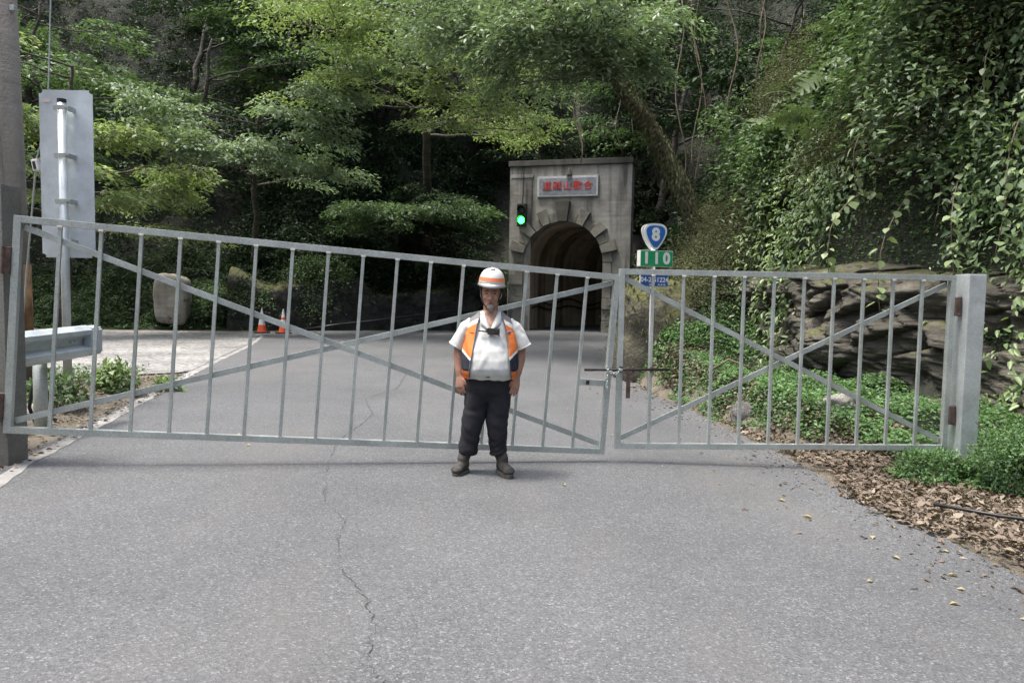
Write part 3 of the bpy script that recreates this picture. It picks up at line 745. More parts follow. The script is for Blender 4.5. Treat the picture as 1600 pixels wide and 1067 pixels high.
# chain wrapped round the meeting stiles
ch = thing("chain", "small bright chain looped over the bolt between the two gate leaves", "chain", GRM @ Vector((-0.10, -0.06, 0.72)))
def torus_link(a, b, r):
    m = MB(); pts = [(a * math.cos(k * math.pi / 6), 0, b * math.sin(k * math.pi / 6)) for k in range(13)]; m.tube(pts, r, 6, False); return m.mesh("link", galv_bright, True)
lk = torus_link(0.009, 0.016, 0.0035)
for i in range(14):
    o = mobj("link", lk, ch)
    if i < 8: o.location = (0.0 + 0.006 * (i % 2), -0.004, 0.016 - i * 0.026); o.rotation_euler = (0, 0.1, (i % 2) * math.pi / 2)
    else: j = i - 8; o.location = (0.012 + j * 0.022, -0.006, 0.0 - 0.035 * math.sin(j / 5 * math.pi)); o.rotation_euler = (0, math.pi / 2, 0) if j % 2 else (math.pi / 2, math.pi / 2, 0)

def gate_post(name, label, c, d, z0, z1, mats, rz=0):
    t = thing(name, label, "post", (c[0], c[1], 0), (0, 0, rz))
    m = MB(); m.box((0, 0, (z0 + z1) / 2), (d[0], d[1], z1 - z0), bev=0.006); m.build("column", mats[0], t)
    m = MB(); m.box((0, 0, z1 + 0.004), (d[0] - .01, d[1] - .01, 0.008)); m.build("cap_plate", mats[0], t)
    return t
gate_post("gate_post", "square bright zinc post at the right end of the gate beside the shrub", (4.185, 6.535), (0.155, 0.22), -0.2, 1.72, [galv_bright])
gate_post("gate_post", "dark steel post at the left edge carrying the long gate leaf", (-3.885, 5.37), (0.25, 0.22), -0.1, 2.2, [steel_dark])

# ================================================================== left roadside things
t = thing("road_sign", "tall blank grey aluminium back of a sign on a galvanised pole", "road sign", (-5.02, 8.0, 0))
m = MB(); m.box((-0.015, 0.10, 2.735), (0.60, 0.006, 1.86)); bd = m.bm
bmesh.ops.bevel(bd, geom=[e for e in bd.edges if abs((e.verts[0].co - e.verts[1].co).normalized().y) > 0.9], offset=0.04, segments=3, affect='EDGES')
m.build("sign_panel", alu, t)
m = MB(); m.tube([(0, 0, -0.1), (0, 0, 3.50)], 0.045, 16); m.build("pole", galv_bright, t, True)
m = MB(); m.tube([(0, 0, 3.50), (0, 0, 3.54)], 0.047, 16); m.build("pole_cap", black_iron, t)
for z in (1.98, 2.42, 2.92, 3.44):
    m = MB(); m.box((0.0, -0.05, z), (0.13, 0.012, 0.05), bev=0.003); m.box((0.075, 0.03, z), (0.03, 0.13, 0.05), bev=0.003); m.box((-0.065, 0.03, z), (0.014, 0.13, 0.05), bev=0.003)
    m.tube([(0.075, -0.05, z), (0.075, -0.075, z)], 0.012, 6); m.build("clamp", galv, t)
m = MB(); m.box((-0.235, 0.0955, 3.545), (0.085, 0.002, 0.035)); m.build("sticker", simple("faded_sticker", (0.52, 0.42, 0.40), 0.6), t)

t = thing("utility_pole", "tall brown grey concrete utility pole standing behind the guardrail", "utility pole", (-6.36, 9.0, 0))
m = MB(); m.tube([(0, 0, -0.2), (-0.03, 0, 3.0), (-0.09, 0, 9.0)], [0.26, 0.225, 0.15], 20); m.build("shaft", pole_concrete, t, True)
m = MB(); m.tube([(-0.012, 0, 0.55), (-0.012, 0, 1.75)], [0.262, 0.247], 20, True); m.build("warning_wrap", simple("rust_wrap", (0.22, 0.12, 0.05), 0.8, 0, 0.7, 4), t, True)
for z in (1.78, 1.95, 4.85):
    m = MB(); m.tube([(-0.02 - .01 * z, 0, z), (-0.02 - .01 * z, 0, z + .035)], 0.262 - 0.012 * z, 20); m.build("steel_band", galv, t)
m = MB(); m.box((0.17, -0.05, 4.87), (0.06, 0.05, 0.07), bev=0.01); m.build("bracket", galv, t)
m = MB(); m.tube([(-5.33, 7.5, 0.0), (-5.44, 7.5, 2.2), (-5.53, 7.5, 3.8), (-5.74, 7.5, 7.0)], [0.125, 0.12, 0.115, 0.1], 16)
tag(m.build("stay_pipe", pole_concrete, None, True), "pale leaning pipe in front of the utility pole at the left edge", "pipe")

t = thing("guy_wire", "thin guy wire with white insulator passing behind the blank sign", "wire", (-5.65, 8.5, 2.9))
m = MB(); m.tube([(0.25, 0, 2.6), (0.215, 0, 1.9), (0.16, 0, 0.82), (0.05, 0, 0.22), (0.0, 0, 0.06)], 0.009, 6); m.build("upper_wire", galv, t)
m = MB(); m.tube([(-0.01, 0, -0.06), (-0.10, 0.05, -0.55), (-0.22, 0.1, -1.3), (-0.4, 0.15, -2.75)], 0.012, 6); m.build("lower_wire", galv, t)
m = MB(); m.box((0, 0, 0), (0.075, 0.06, 0.14), Euler((0, -0.2, 0)).to_matrix(), 0.015); m.build("insulator", white_sheet, t)
m = MB(); m.box((-0.004, -0.032, -0.005), (0.03, 0.008, 0.09), Euler((0, -0.2, 0)).to_matrix()); m.build("insulator_slot", black_iron, t)

# overhead wires at the top left corner
m = MB(); m.tube([(-6.3, 8.9, 4.88), (-6.9, 8.0, 4.98), (-9, 6.0, 5.2)], 0.01, 5); tag(m.build("service_cable", hose_mat), "short black cable tied to the top of the utility pole", "cable")

t = thing("guardrail", "galvanised steel guardrail end by the left gate post", "guardrail", (-4.20, 7.0, 0.76))
prof = [(0, 0), (.03, .005), (.085, .045), (.085, .085), (.005, .130), (.005, .180), (.085, .225), (.085, .265), (.03, .305), (0, .31)]
def wbeam(y0, y1, z0, z1, th=0.004):
    m = MB(); rows = []
    for (y, z) in ((y0, z0), (y1, z1)):
        rows.append([m.bm.verts.new((px, y, z + pz)) for px, pz in prof])
    for k in range(len(prof) - 1): m.bm.faces.new((rows[0][k], rows[0][k + 1], rows[1][k + 1], rows[1][k]))
    return m
o = wbeam(-3.2, -0.02, -0.03, 0.03).build("beam", galv_bright, t, False); s = o.modifiers.new("s", 'SOLIDIFY'); s.thickness = 0.005; b_ = o.modifiers.new("b", 'BEVEL'); b_.width = 0.012; b_.segments = 3
m = MB(); m.prism([(0, 0), (0.095, 0.03), (0.10, 0.28), (0, 0.31)], -0.06, 0.12)
for v in m.bm.verts: v.co.z += 0.03
bmesh.ops.bevel(m.bm, geom=m.bm.edges[:], offset=0.015, segments=2, affect='EDGES'); m.build("end_cap", alu, t)
for y in (-0.55, -2.3):
    m = MB(); m.tube([(-0.10, y, -0.8), (-0.10, y, 0.24)], 0.057, 14); m.build("post", galv, t, True)
    m = MB(); m.box((-0.03, y, 0.15), (0.06, 0.07, 0.16), bev=0.005); m.build("spacer", galv, t)
for y in (-0.20, -0.26):
    m = MB(); m.tube([(0.0, y, 0.185), (0.022, y, 0.185)], 0.014, 6); m.build("bolt_head", galv_bright, t)
m = MB(); m.tube([(-4.42, 6.55, 0.20), (-4.44, 6.5, 0.36), (-4.40, 6.5, 0.55), (-4.33, 6.48, 0.72), (-4.28, 6.45, 0.8)], 0.016, 8); tag(m.build("conduit", hose_mat, None, True), "black bent conduit rising from the verge to the guardrail", "hose")
boulder("rock", "small pale rock lying in the verge under the guardrail", (-4.55, 6.75, Hs(-4.55, 6.75) + .03), (0.16, 0.10, 0.075), stone_pale, 3, 0.25)

# traffic cones
def cone(name, label, loc, rz):
    t = thing(name, label, "traffic cone", loc, (0, 0, rz), "traffic cones at the road edge")
    m = MB(); m.box((0, 0, 0.025), (0.50, 0.50, 0.05), bev=0.02); m.build("base", cone_black, t)
    def band(nm, z0, z1, mat):
        r = lambda z: 0.175 * (1 - z / 0.98)
        mm = MB(); mm.tube([(0, 0, z0), (0, 0, z1)], [r(z0), r(z1)], 20); mm.build(nm, mat, t, False)
    band("skirt", 0.05, 0.30, cone_orange); band("reflective_band", 0.30, 0.50, white_sheet); band("upper_shell", 0.50, 0.58, cone_orange); band("reflective_band", 0.58, 0.80, white_sheet); band("tip", 0.80, 0.88, white_sheet)
cone("traffic_cone", "orange traffic cone on the left, half hidden by a gate brace", (-8.95, 25.4, Hs(-8.95, 25.4) + .02), 0.2)
cone("traffic_cone", "orange and white traffic cone on the right, nearer the tunnel", (-8.15, 25.3, Hs(-8.15, 25.3) + .02), 0.5)
ss = boulder("standing_stone", "pale upright stone slab on the grassy bank left of the cones", (-12.75, 26.7, 1.15), (0.62, 0.28, 0.92), stone_slab, 15, 0.07, 9.0, rz=0.1, cat="stone", freq=1.4)
for v in ss.data.vertices:
    x, y, z = v.co; v.co.z = z + (0.16 * (-(x + .18) ** 2 * 2.2 + .1) if z > 0 else 0); v.co.x = x * (1.0 - 0.10 * (z < 0) * abs(z)) + 0.05 * z

# ================================================================== right roadside things
SY = R(17)
t = thing("route_sign", "white pole with blue route 8 shield and green 110 kilometre board", "road sign", (2.20, 11.25, 0), (0, 0, SY))
m = MB(); m.tube([(0, 0, -0.1), (0, 0, 2.40)], 0.035, 14); m.build("pole", white_sheet, t, True)
def shield(s):
    pts = []
    c = [(-0.20, 0.155), (0.20, 0.155), (0.0, -0.20)]
    P = [Vector((-0.195, 0.10)), Vector((-0.14, 0.185)), Vector((0, 0.205)), Vector((0.14, 0.185)), Vector((0.195, 0.10)), Vector((0.15, -0.04)), Vector((0.055, -0.175)), Vector((0, -0.20)), Vector((-0.055, -0.175)), Vector((-0.15, -0.04))]
    n = len(P)
    for i in range(n):   # closed Catmull-Rom
        p0, p1, p2, p3 = P[i - 1], P[i], P[(i + 1) % n], P[(i + 2) % n]
        for tt in (0, .25, .5, .75):
            q = 0.5 * ((2 * p1) + (p2 - p0) * tt + (2 * p0 - 5 * p1 + 4 * p2 - p3) * tt ** 2 + (-p0 + 3 * p1 - 3 * p2 + p3) * tt ** 3)
            pts.append((q.x * s, q.y * s))
    return pts
def plate(poly, y0, y1, z): return MB().prism([(p[0], p[1] + z) for p in poly], y0, y1)
SZ = 2.425
plate(shield(1.0), -0.060, -0.045, SZ).build("shield_plate", white_sheet, t); plate(shield(1.0), 0.045, 0.06, SZ).build("rear_plate", white_sheet, t)
plate(shield(0.84), -0.063, -0.059, SZ).build("shield_face", blue_sheet, t)
put_text("numeral", "8", 0.27, white_sheet, t, (0.0, -0.065, SZ + 0.025), extrude=0.002, offset=0.012)
m = MB(); m.box((0.03, 0, 2.085), (0.57, 0.115, 0.25), bev=0.006); m.build("board_case", white_sheet, t)
m = MB(); m.box((0.03, -0.059, 2.085), (0.555, 0.005, 0.238)); m.build("board_face", green_sheet, t)
for i, chn in enumerate("110"): put_text("numeral", chn, 0.245, white_sheet, t, (-0.15 + 0.175 * i, -0.063, 2.083), extrude=0.002, offset=0.010)
m = MB(); m.box((0.0, -0.045, 1.775), (0.50, 0.012, 0.26), bev=0.003); m.build("phone_plate", white_sheet, t)
m = MB(); m.box((0.005, -0.0525, 1.775), (0.475, 0.003, 0.245)); m.build("phone_plate_face", navy_sheet, t)
put_text("phone_number", "04-25", 0.105, white_sheet, t, (-0.118, -0.0555, 1.752), extrude=0.001, offset=0.002)
put_text("phone_number", "51224", 0.105, white_sheet, t, (0.115, -0.0555, 1.752), extrude=0.001, offset=0.002)
for i in range(6):
    if i == 2: continue
    m = MB(); m.box((-0.07 + i * 0.05, -0.0548, 1.672), (0.036, 0.002, 0.008)); m.box((-0.07 + i * 0.05, -0.0548, 1.686), (0.030, 0.002, 0.006)); m.box((-0.075 + i * 0.05, -0.0552, 1.679), (0.007, 0.002, 0.026)); m.build("small_character", white_sheet, t)

boulder("boulder", "mossy boulder behind the route sign beside the road", (2.75, 13.3, 0.55), (0.85, 0.75, 1.15), rock_moss, 8, 0.16, 3.0, freq=1.3, cat="boulder")
boulder("rock", "dark rounded stone at the edge of the leaf litter, the left of two", (2.93, 8.75, 0.02), (0.20, 0.15, 0.16), stone_grey, 21, 0.12)
boulder("rock", "greyer flat stone at the leaf litter edge, right of the dark one", (3.27, 8.72, 0.0), (0.24, 0.16, 0.15), stone_grey, 22, 0.12)
boulder("rock", "angular pale stone sitting among the green ground cover", (3.75, 8.15, Hs(3.75, 8.15) + .05), (0.20, 0.16, 0.16), stone_pale, 23, 0.35)
m = MB(); m.tube([(2.75, 9.9, Hs(2.75, 9.9) + .28), (3.0, 9.8, Hs(3, 9.8) + .22), (3.4, 9.6, Hs(3.4, 9.6) + .18)], [0.022, 0.018, 0.008], 6); m.tube([(3.05, 9.78, .35), (3.2, 9.9, .45)], [0.01, 0.004], 5)
tag(m.build("dead_branch", stem_mat, None, True), "bare dead branch lying on the green bank behind the gate", "branch")
m = MB(); m.tube([(3.15, 5.2, -0.03), (3.5, 5.0, -0.05), (3.9, 4.72, -0.03), (4.4, 4.5, 0.0), (5.2, 4.2, 0.1)], 0.014, 6)
tag(m.build("black_cable", hose_mat, None, True), "black cable lying in the leaf litter below the shrub", "cable")

# ================================================================== the man
skin = simple("skin", (0.33, 0.178, 0.122), 0.5, 0, 0.14, 14)
skin.node_tree.nodes["Principled BSDF"].inputs['Subsurface Weight'].default_value = 0.08
skin.node_tree.nodes["Principled BSDF"].inputs['Subsurface Radius'].default_value = (0.01, 0.004, 0.002)
def cloth(name, col, var=0.12, rough=0.85, scale=5, weave=260):
    m, nt, b = nodes_of(name); v = coords(nt)
    n = noise(nt, v, scale, 5, 0.6)
    nt.links.new(ramp(nt, n, [(0.3, tuple(c * (1 - var) for c in col)), (0.7, tuple(min(1, c * (1 + var)) for c in col))]), b.inputs['Base Color'])
    b.inputs['Roughness'].default_value = rough; b.inputs['Specular IOR Level'].default_value = 0.25
    w = noise(nt, coords(nt, "Object", (1, 1, 0.7)), 9, 2, 0.5, 0.5)
    bump(nt, b, w, 0.35, 0.03); return m
shirt_m = cloth("white_polo", (0.50, 0.51, 0.49), 0.06)
trouser_m = cloth("black_trousers", (0.020, 0.020, 0.024), 0.35)
vest_dark = cloth("navy_mesh", (0.022, 0.025, 0.038), 0.3)
vest_grey = cloth("grey_reflective", (0.14, 0.14, 0.143), 0.15, 0.6)
vest_orange = cloth("orange_fabric", (0.66, 0.175, 0.045), 0.12)
vest_silver = cloth("silver_tape", (0.66, 0.64, 0.58), 0.15, 0.5)
boot_m = simple("dusty_boot", (0.045, 0.041, 0.036), 0.8, 0, 0.6, 18, 0.3, 60)
sole_m = simple("boot_sole", (0.06, 0.057, 0.05), 0.85, 0, 0.4, 20)
helmet_m = simple("helmet_white", (0.52, 0.52, 0.50), 0.35, 0, 0.05)
band_m = simple("helmet_band", (0.70, 0.20, 0.07), 0.45, 0, 0.12)
hair_m = simple("grey_hair", (0.22, 0.21, 0.20), 0.8, 0, 0.5, 90, 0.5, 200)
strap_m = simple("strap_black", (0.025, 0.025, 0.028), 0.7, 0, 0.2)
eye_m = simple("eye_dark", (0.03, 0.02, 0.018), 0.25, 0, 0.1)
lip_m = simple("lip", (0.17, 0.065, 0.05), 0.5, 0, 0.1)

man = thing("person", "man in white hard hat and orange vest standing in front of the gate", "person", (-0.175, 5.72, 0.011))
TR = [(.74, .178, .140, -.008), (.80, .188, .160, -.030), (.83, .198, .178, -.044), (.87, .206, .186, -.050), (.94, .204, .182, -.046), (1.02, .198, .168, -.032), (1.10, .191, .146, -.012), (1.18, .186, .126, 0), (1.225, .178, .113, .006), (1.255, .155, .098, .01), (1.285, .110, .082, .014), (1.325, .070, .066, .014)]
TRa = np.array(TR)
def torso(th, z, off=0.0):
    rx, ry, cy = (np.interp(z, TRa[:, 0], TRa[:, k]) for k in (1, 2, 3)); rx = rx + off; ry = ry + off
    c, s = np.cos(th), np.sin(th); e = 2 / 2.3
    return np.stack([rx * np.sign(c) * np.abs(c) ** e, cy + ry * np.sign(s) * np.abs(s) ** e, z + 0 * th], -1)
# --- body: one fused skin
b = MB()
b.loft([(0, -.052, 1.345, .020, .022), (0, -.050, 1.352, .034, .036), (0, -.036, 1.372, .052, .058), (0, -.018, 1.40, .062, .078), (0, -.008, 1.44, .069, .089), (0, -.003, 1.48, .072, .094), (0, 0, 1.52, .071, .094), (0, .002, 1.55, .060, .080), (0, .004, 1.575, .03, .04)], 28)
b.tube([(0, .02, 1.22), (0, .022, 1.30), (0, .012, 1.40)], [.066, .060, .060], 20)
b.tube([(0, -.088, 1.468), (0, -.104, 1.438), (0, -.116, 1.418), (0, -.096, 1.410)], [.009, .012, .0165, .011], 10)          # nose
b.ball((-.016, -.096, 1.416), (.010, .011, .008), 10); b.ball((.016, -.096, 1.416), (.010, .011, .008), 10)
b.ball((0, -.086, 1.485), (.052, .012, .010), 14)                                                                      # brow
for s in (-1, 1):
    b.ball((s * .037, -.070, 1.425), (.024, .020, .022), 12)                                                           # cheek
    b.ball((s * .074, .008, 1.445), (.010, .022, .032), 12); b.ball((s * .080, .014, 1.452), (.008, .018, .022), 12)      # ear
b.ball((0, -.082, 1.392), (.026, .012, .007), 12); b.ball((0, -.080, 1.379), (.022, .013, .007), 12)                      # lips
b.ball((0, -.070, 1.358), (.022, .020, .014), 12)                                                                      # chin
b.loft([(0, y, z, rx - (.014 if z > .9 else .045), ry - (.014 if z > .9 else .045)) for z, rx, ry, y in TR], 28, 2.3)
def arm(s, sh, el, wr, hd, inn):
    b.tube([sh, tuple((np.array(sh) * .5 + np.array(el) * .5)), el], [.056, .054, .049], 16)
    mid = tuple(np.array(el) * .65 + np.array(wr) * .35)
    b.tube([el, mid, tuple(np.array(el) * .2 + np.array(wr) * .8), wr], [.048, .047, .036, (.030, .024)], 16, ref=inn)
    d = (Vector(hd) - Vector(wr)).normalized(); w = Vector(inn); w = (w - d * w.dot(d)).normalized(); nrm = d.cross(w) * (1 if s > 0 else -1)
    wr = Vector(wr)
    # palm: wide across w, thin across nrm
    b.tube([wr - d * .01, wr + d * .03, wr + d * .065, wr + d * .092], [(.030, .022), (.040, .021), (.044, .019), (.041, .015)], 16, ref=w)
    for k, (o, L, sp) in enumerate(((.031, .074, .10), (.0105, .082, .03), (-.0105, .077, -.04), (-.031, .060, -.13))):
        p = wr + d * (.082 if k in (1, 2) else .076) + w * o; dd = (d + w * sp).normalized()
        pts = [p]; curl = .20
        for q in range(3):
            ang = curl + .26 * q
            v = (dd * math.cos(ang) + nrm * math.sin(ang)).normalized(); p = p + v * (L * (.45, .32, .25)[q]); pts.append(p)
        b.tube(pts, [.0098, .0092, .0085, .0062], 10)
    p = wr + d * .018 + w * .030
    b.tube([p - w * .01, p + d * .028 + w * .020 + nrm * .006, p + d * .052 + w * .026 + nrm * .012, p + d * .074 + w * .024 + nrm * .016], [.016, .0135, .0115, .008], 10)
arm(-1, (-.180, .01, 1.205), (-.252, .03, .985), (-.240, -.03, .795), (-.232, -.055, .66), (.80, -.60, 0))
arm(1, (.180, .01, 1.205), (.244, .04, .985), (.216, -.02, .790), (.200, -.045, .66), (-.80, -.60, 0))
HP = [(-.105, .62), (.085, .62)]
b.tube([(-.10, .0, .80), (-.115, 0, .60), (-.137, -.01, .38), (-.160, .012, .22)], [.085, .075, .05, .04], 14)
b.tube([(.09, .0, .80), (.085, 0, .60), (.064, -.01, .38), (.074, .012, .22)], [.085, .075, .05, .04], 14)
body = mobj("body", remesh(b.mesh("body", skin), 0.0048, 3), man)
for s in (-1, 1):
    m = MB(); m.ball((s * .030, -.0865, 1.462), (.0125, .006, .0055), 12); m.build("eye", eye_m, man, True)
    m = MB(); m.tube([(s * .014, -.0965, 1.480), (s * .032, -.095, 1.484), (s * .050, -.083, 1.478)], [.003, .0042, .0025], 6); m.build("eyebrow", strap_m, man, True)
m = MB(); m.tube([(-.024, -.088, 1.384), (-.008, -.0955, 1.386), (.008, -.0955, 1.386), (.024, -.088, 1.384)], [.003, .005, .005, .003], 8); m.build("mouth", lip_m, man, True)
m = MB(); m.ball((0, -.083, 1.352), (.030, .020, .019), 14); m.ball((.004, -.080, 1.332), (.018, .014, .020), 12); m.ball((0, -.094, 1.366), (.020, .008, .008), 10)
beard = mobj("beard", remesh(m.mesh("beard", hair_m), 0.003, 1), man)
m = MB(); m.loft([(0, .012, 1.41, .064, .075), (0, .012, 1.45, .0735, .090), (0, .008, 1.50, .0755, .096), (0, .006, 1.54, .074, .092)], 28)
hm = m.bm; bmesh.ops.delete(hm, geom=[f for f in hm.faces if f.calc_center_median().y < 0.0], context='FACES'); m.build("hair", hair_m, man, True)
# --- trousers
b = MB()
b.loft([(-.012, .004, .585, .085, .060), (-.012, .004, .625, .145, .105), (-.012, .004, .67, .186, .140), (-.012, .002, .72, .192, .150), (-.008, -.004, .78, .192, .152), (-.004, -.026, .822, .192, .166)], 32, 2.3)
b.tube([(-.100, .004, .72), (-.112, .002, .60), (-.126, -.004, .48), (-.140, -.010, .38), (-.156, .004, .27), (-.170, .014, .165)], [(.092, .118), (.095, .112), (.090, .100), (.085, .092), (.080, .086), (.074, .080)], 24, ref=(1, 0, 0))
b.tube([(.082, .004, .72), (.082, .002, .60), (.074, -.004, .48), (.064, -.010, .38), (.070, .004, .27), (.080, .014, .165)], [(.092, .118), (.095, .112), (.090, .100), (.085, .092), (.080, .086), (.075, .080)], 24, ref=(1, 0, 0))
tm = remesh(b.mesh("trousers", trouser_m), 0.008, 5)
co = np.empty(len(tm.vertices) * 3, np.float32); tm.vertices.foreach_get("co", co); co = co.reshape(-1, 3)
nr = np.empty(len(tm.vertices) * 3, np.float32); tm.vertex_normals.foreach_get("vector", nr); nr = nr.reshape(-1, 3)
low = sstep(.42, .20, co[:, 2])
fold = fbm(co * np.array([6, 6, 9]), 2, 40) * .008 + np.sin(co[:, 2] * 120 + fbm(co * 6, 2, 4) * 6) * .0022 * low + np.sin(co[:, 2] * 60 + co[:, 0] * 30 + fbm(co * 5, 2, 14) * 4) * .0022
co += nr * fold[:, None]; tm.vertices.foreach_set("co", co.ravel()); tm.update()
tr = mobj("trousers", tm, man)
m = MB(); m.loft([(-.003, -.026, .804, .1945, .1675), (-.003, -.032, .830, .1990, .1745)], 40, 2.3); m.build("belt", strap_m, man, True)
# --- shirt
b = MB()
b.loft([(0, y, z, rx, ry) for z, rx, ry, y in [(.785, .184, .158, -.028)] + [r for r in TR if r[0] >= .80]], 36, 2.3)
for s, ex in ((-1, -.266), (1, .260)):
    b.tube([(s * .135, .010, 1.215), (s * .185, .012, 1.180), (s * .226, .016, 1.110), (ex, .022, 1.030)], [(.066, .080), (.072, .083), (.070, .081), (.070, .080)], 24, ref=(1, 0, 0))
sm = remesh(b.mesh("shirt", shirt_m), 0.007, 5)
bm = bmesh.new(); bm.from_mesh(sm)
def vneck(p): return p.y < 0.03 and p.z > 1.175 and abs(p.x - .002) < (p.z - 1.175) * .42
kill = [f for f in bm.faces if vneck(f.calc_center_median()) or f.calc_center_median().z > 1.314]
bmesh.ops.delete(bm, geom=kill, context='FACES')
kill = [f for f in bm.faces if abs(f.normal.z) > .80 and f.calc_center_median().z < 1.06 and abs(f.calc_center_median().x) > .20]
bmesh.ops.delete(bm, geom=kill, context='FACES')
bm.to_mesh(sm); bm.free()
co = np.empty(len(sm.vertices) * 3, np.float32); sm.vertices.foreach_get("co", co); co = co.reshape(-1, 3)
nr = np.empty(len(sm.vertices) * 3, np.float32); sm.vertex_normals.foreach_get("vector", nr); nr = nr.reshape(-1, 3)
co += nr * (fbm(co * np.array([9, 9, 5]), 3, 50) * .007 + np.sin(co[:, 2] * 40 + np.abs(co[:, 0]) * 60 + fbm(co * 7, 2, 52) * 4) * .0022)[:, None]; sm.vertices.foreach_set("co", co.ravel()); sm.update()
sh = mobj("shirt", sm, man); md = sh.modifiers.new("s", 'SOLIDIFY'); md.thickness = .003; md.offset = 1
def chest_y(x, z, off):
    rx, ry, cy = (np.interp(z, TRa[:, 0], TRa[:, q]) for q in (1, 2, 3)); return float(cy - (ry + off) * max(0.02, 1 - min(1, abs(x) / (rx + off)) ** 2.3) ** (1 / 2.3))
for s in (-1, 1):       # collar flaps along the open neck
    m = MB(); A = []
    for q in range(9):
        z = 1.165 + .158 * q / 8; xi = .004 + s * ((z - 1.168) * .42 - .006); w = (.010, .020, .034, .048, .056, .050, .046, .042, .040)[q]; xo_ = xi + s * w; zo = z - .012
        y0 = min(chest_y(xi, z, .012), -.058 + max(0, z - 1.30) * 1.2); y1 = min(chest_y(xo_, zo, .016), -.035 + max(0, z - 1.30) * 1.6)
        A.append((m.bm.verts.new((xi, y0, z)), m.bm.verts.new(((xi + xo_) / 2, (y0 + y1) / 2 - .006, z - .003)), m.bm.verts.new((xo_, y1, zo))))
    for (a0, b0, c0), (a1, b1, c1) in zip(A, A[1:]): m.bm.faces.new((a0, b0, b1, a1)); m.bm.faces.new((b0, c0, c1, b1))
    o = m.build("collar", shirt_m, sh, True); md = o.modifiers.new("s", 'SOLIDIFY'); md.thickness = .005
for s, ex in ((-1, -.266), (1, .260)):      # sleeve hems
    m = MB(); ax = (Vector((ex, .022, 1.03)) - Vector((s * .226, .016, 1.110))).normalized(); u_ = ax.cross(Vector((0, 1, 0))).normalized(); w_ = ax.cross(u_)
    c0 = Vector((ex, .022, 1.03)) - ax * .006
    m.tube([c0 + u_ * (.071 * math.cos(k * math.pi / 14)) + w_ * (.081 * math.sin(k * math.pi / 14)) for k in range(29)], .008, 6, False); m.build("sleeve_hem", shirt_m, sh, True)
m = MB(); m.box((.006, -.137, 1.115), (.028, .004, .125)); o = m.build("placket", shirt_m, sh); o.rotation_euler = (0, 0, 0)
o.matrix_basis = Matrix.Translation((0, 0, 0))
m = MB(); m.tube([(.072, -.138, 1.130), (.072, -.146, 1.130)], .009, 12); m.build("badge", simple("pin_badge", (0.25, 0.27, 0.36), 0.4), sh)
m = MB(); 
# --- vest: shell over the shirt, open in front, cut out round the sleeves
nt_, nz_ = 320, 160
TH_ = np.linspace(0, 2 * math.pi, nt_, endpoint=False); ZZ = np.linspace(.785, 1.315, nz_)
TT, Z2 = np.meshgrid(TH_, ZZ, indexing='xy')
P = torso(TT, Z2, .017 + .006 * np.sin(TT * 9 + Z2 * 22) * (Z2 < 1.15))
k = np.arange(nt_ * nz_).reshape(nz_, nt_); k2 = np.roll(k, -1, 1)
Fv = np.stack([k[:-1], k2[:-1], k2[1:], k[1:]], -1).reshape(-1, 4)
Pv = P.reshape(-1, 3); c = Pv[Fv].mean(1)
front = c[:, 1] < np.interp(c[:, 2], TRa[:, 0], TRa[:, 3])
xl = np.interp(c[:, 2], [.785, .9, 1.05, 1.20, 1.30], [-.158, -.150, -.126, -.106, -.080]); xr = np.interp(c[:, 2], [.785, .9, 1.05, 1.20, 1.30], [.178, .160, .148, .122, .085])
openf = front & (c[:, 0] > xl) & (c[:, 0] < xr)
armh = (np.abs(c[:, 0]) > .158) & (((c[:, 2] - 1.165) / .105) ** 2 + ((c[:, 1] - .012) / .090) ** 2 < 1)
neck = (c[:, 2] > 1.30) & (np.abs(c[:, 0]) < .085)
keep = ~(openf | armh | neck)
xo = np.abs(c[:, 0]); zz = c[:, 2]
mi = np.zeros(len(c), int)                                   # dark mesh
dl = zz - (1.00 + (.205 - xo) * -0.9)                         # diagonal lower edge of the orange panel
mi[(dl > 0.0) & front] = 2; mi[(np.abs(dl) < .012) & front] = 3
dt = zz - (1.232 - (xo - .15) * .55)
mi[(dt > -.03) & front] = 3; mi[dt > 0] = 1
mi[(zz < .855) & front & (xo > .13)] = 2
fk = Fv[keep]; u, inv = np.unique(fk, return_inverse=True)
vest = mobj("vest", np_mesh("vest", Pv[u], inv.reshape(fk.shape), True, [vest_dark, vest_grey, vest_orange, vest_silver], mi[keep]), man)
md = vest.modifiers.new("s", 'SOLIDIFY'); md.thickness = .006; md.offset = 0
for s in (-1, 1):
    m = MB(); zl = np.linspace(.80, 1.27, 16); pts = []
    for z in zl:
        x = np.interp(z, [.785, .9, 1.05, 1.20, 1.30], [-.158, -.150, -.126, -.106, -.080] if s < 0 else [.178, .160, .148, .122, .085])
        rx, ry, cy = (np.interp(z, TRa[:, 0], TRa[:, q]) for q in (1, 2, 3))
        y = cy - (ry + .02) * max(0, 1 - min(1, abs(x) / (rx + .02)) ** 2.3) ** (1 / 2.3); pts.append((x, y, z))
    m.tube(pts, .005, 6); m.build("piping", vest_grey, vest, True)
# emblem patch on the vest and pocket
m = MB(); m.box((0, 0, 0), (.034, .004, .044), bev=.002); pt = m.build("patch", white_sheet, vest); pt.location = (.152, -.112, 1.150); pt.rotation_euler = (0, 0, R(38))
m = MB(); m.tube([(0, -.003, .002), (0, -.005, .002)], .013, 14); m.build("emblem", blue_sheet, pt)
m = MB(); m.tube([(0, -.004, .002), (0, -.006, .002)], .007, 10); m.build("emblem_centre", red_paint, pt)
m = MB(); m.box((-.192, -.085, .975), (.07, .02, .012), Euler((0, .25, -.9)).to_matrix(), .004); m.build("pocket_trim", vest_orange, vest)
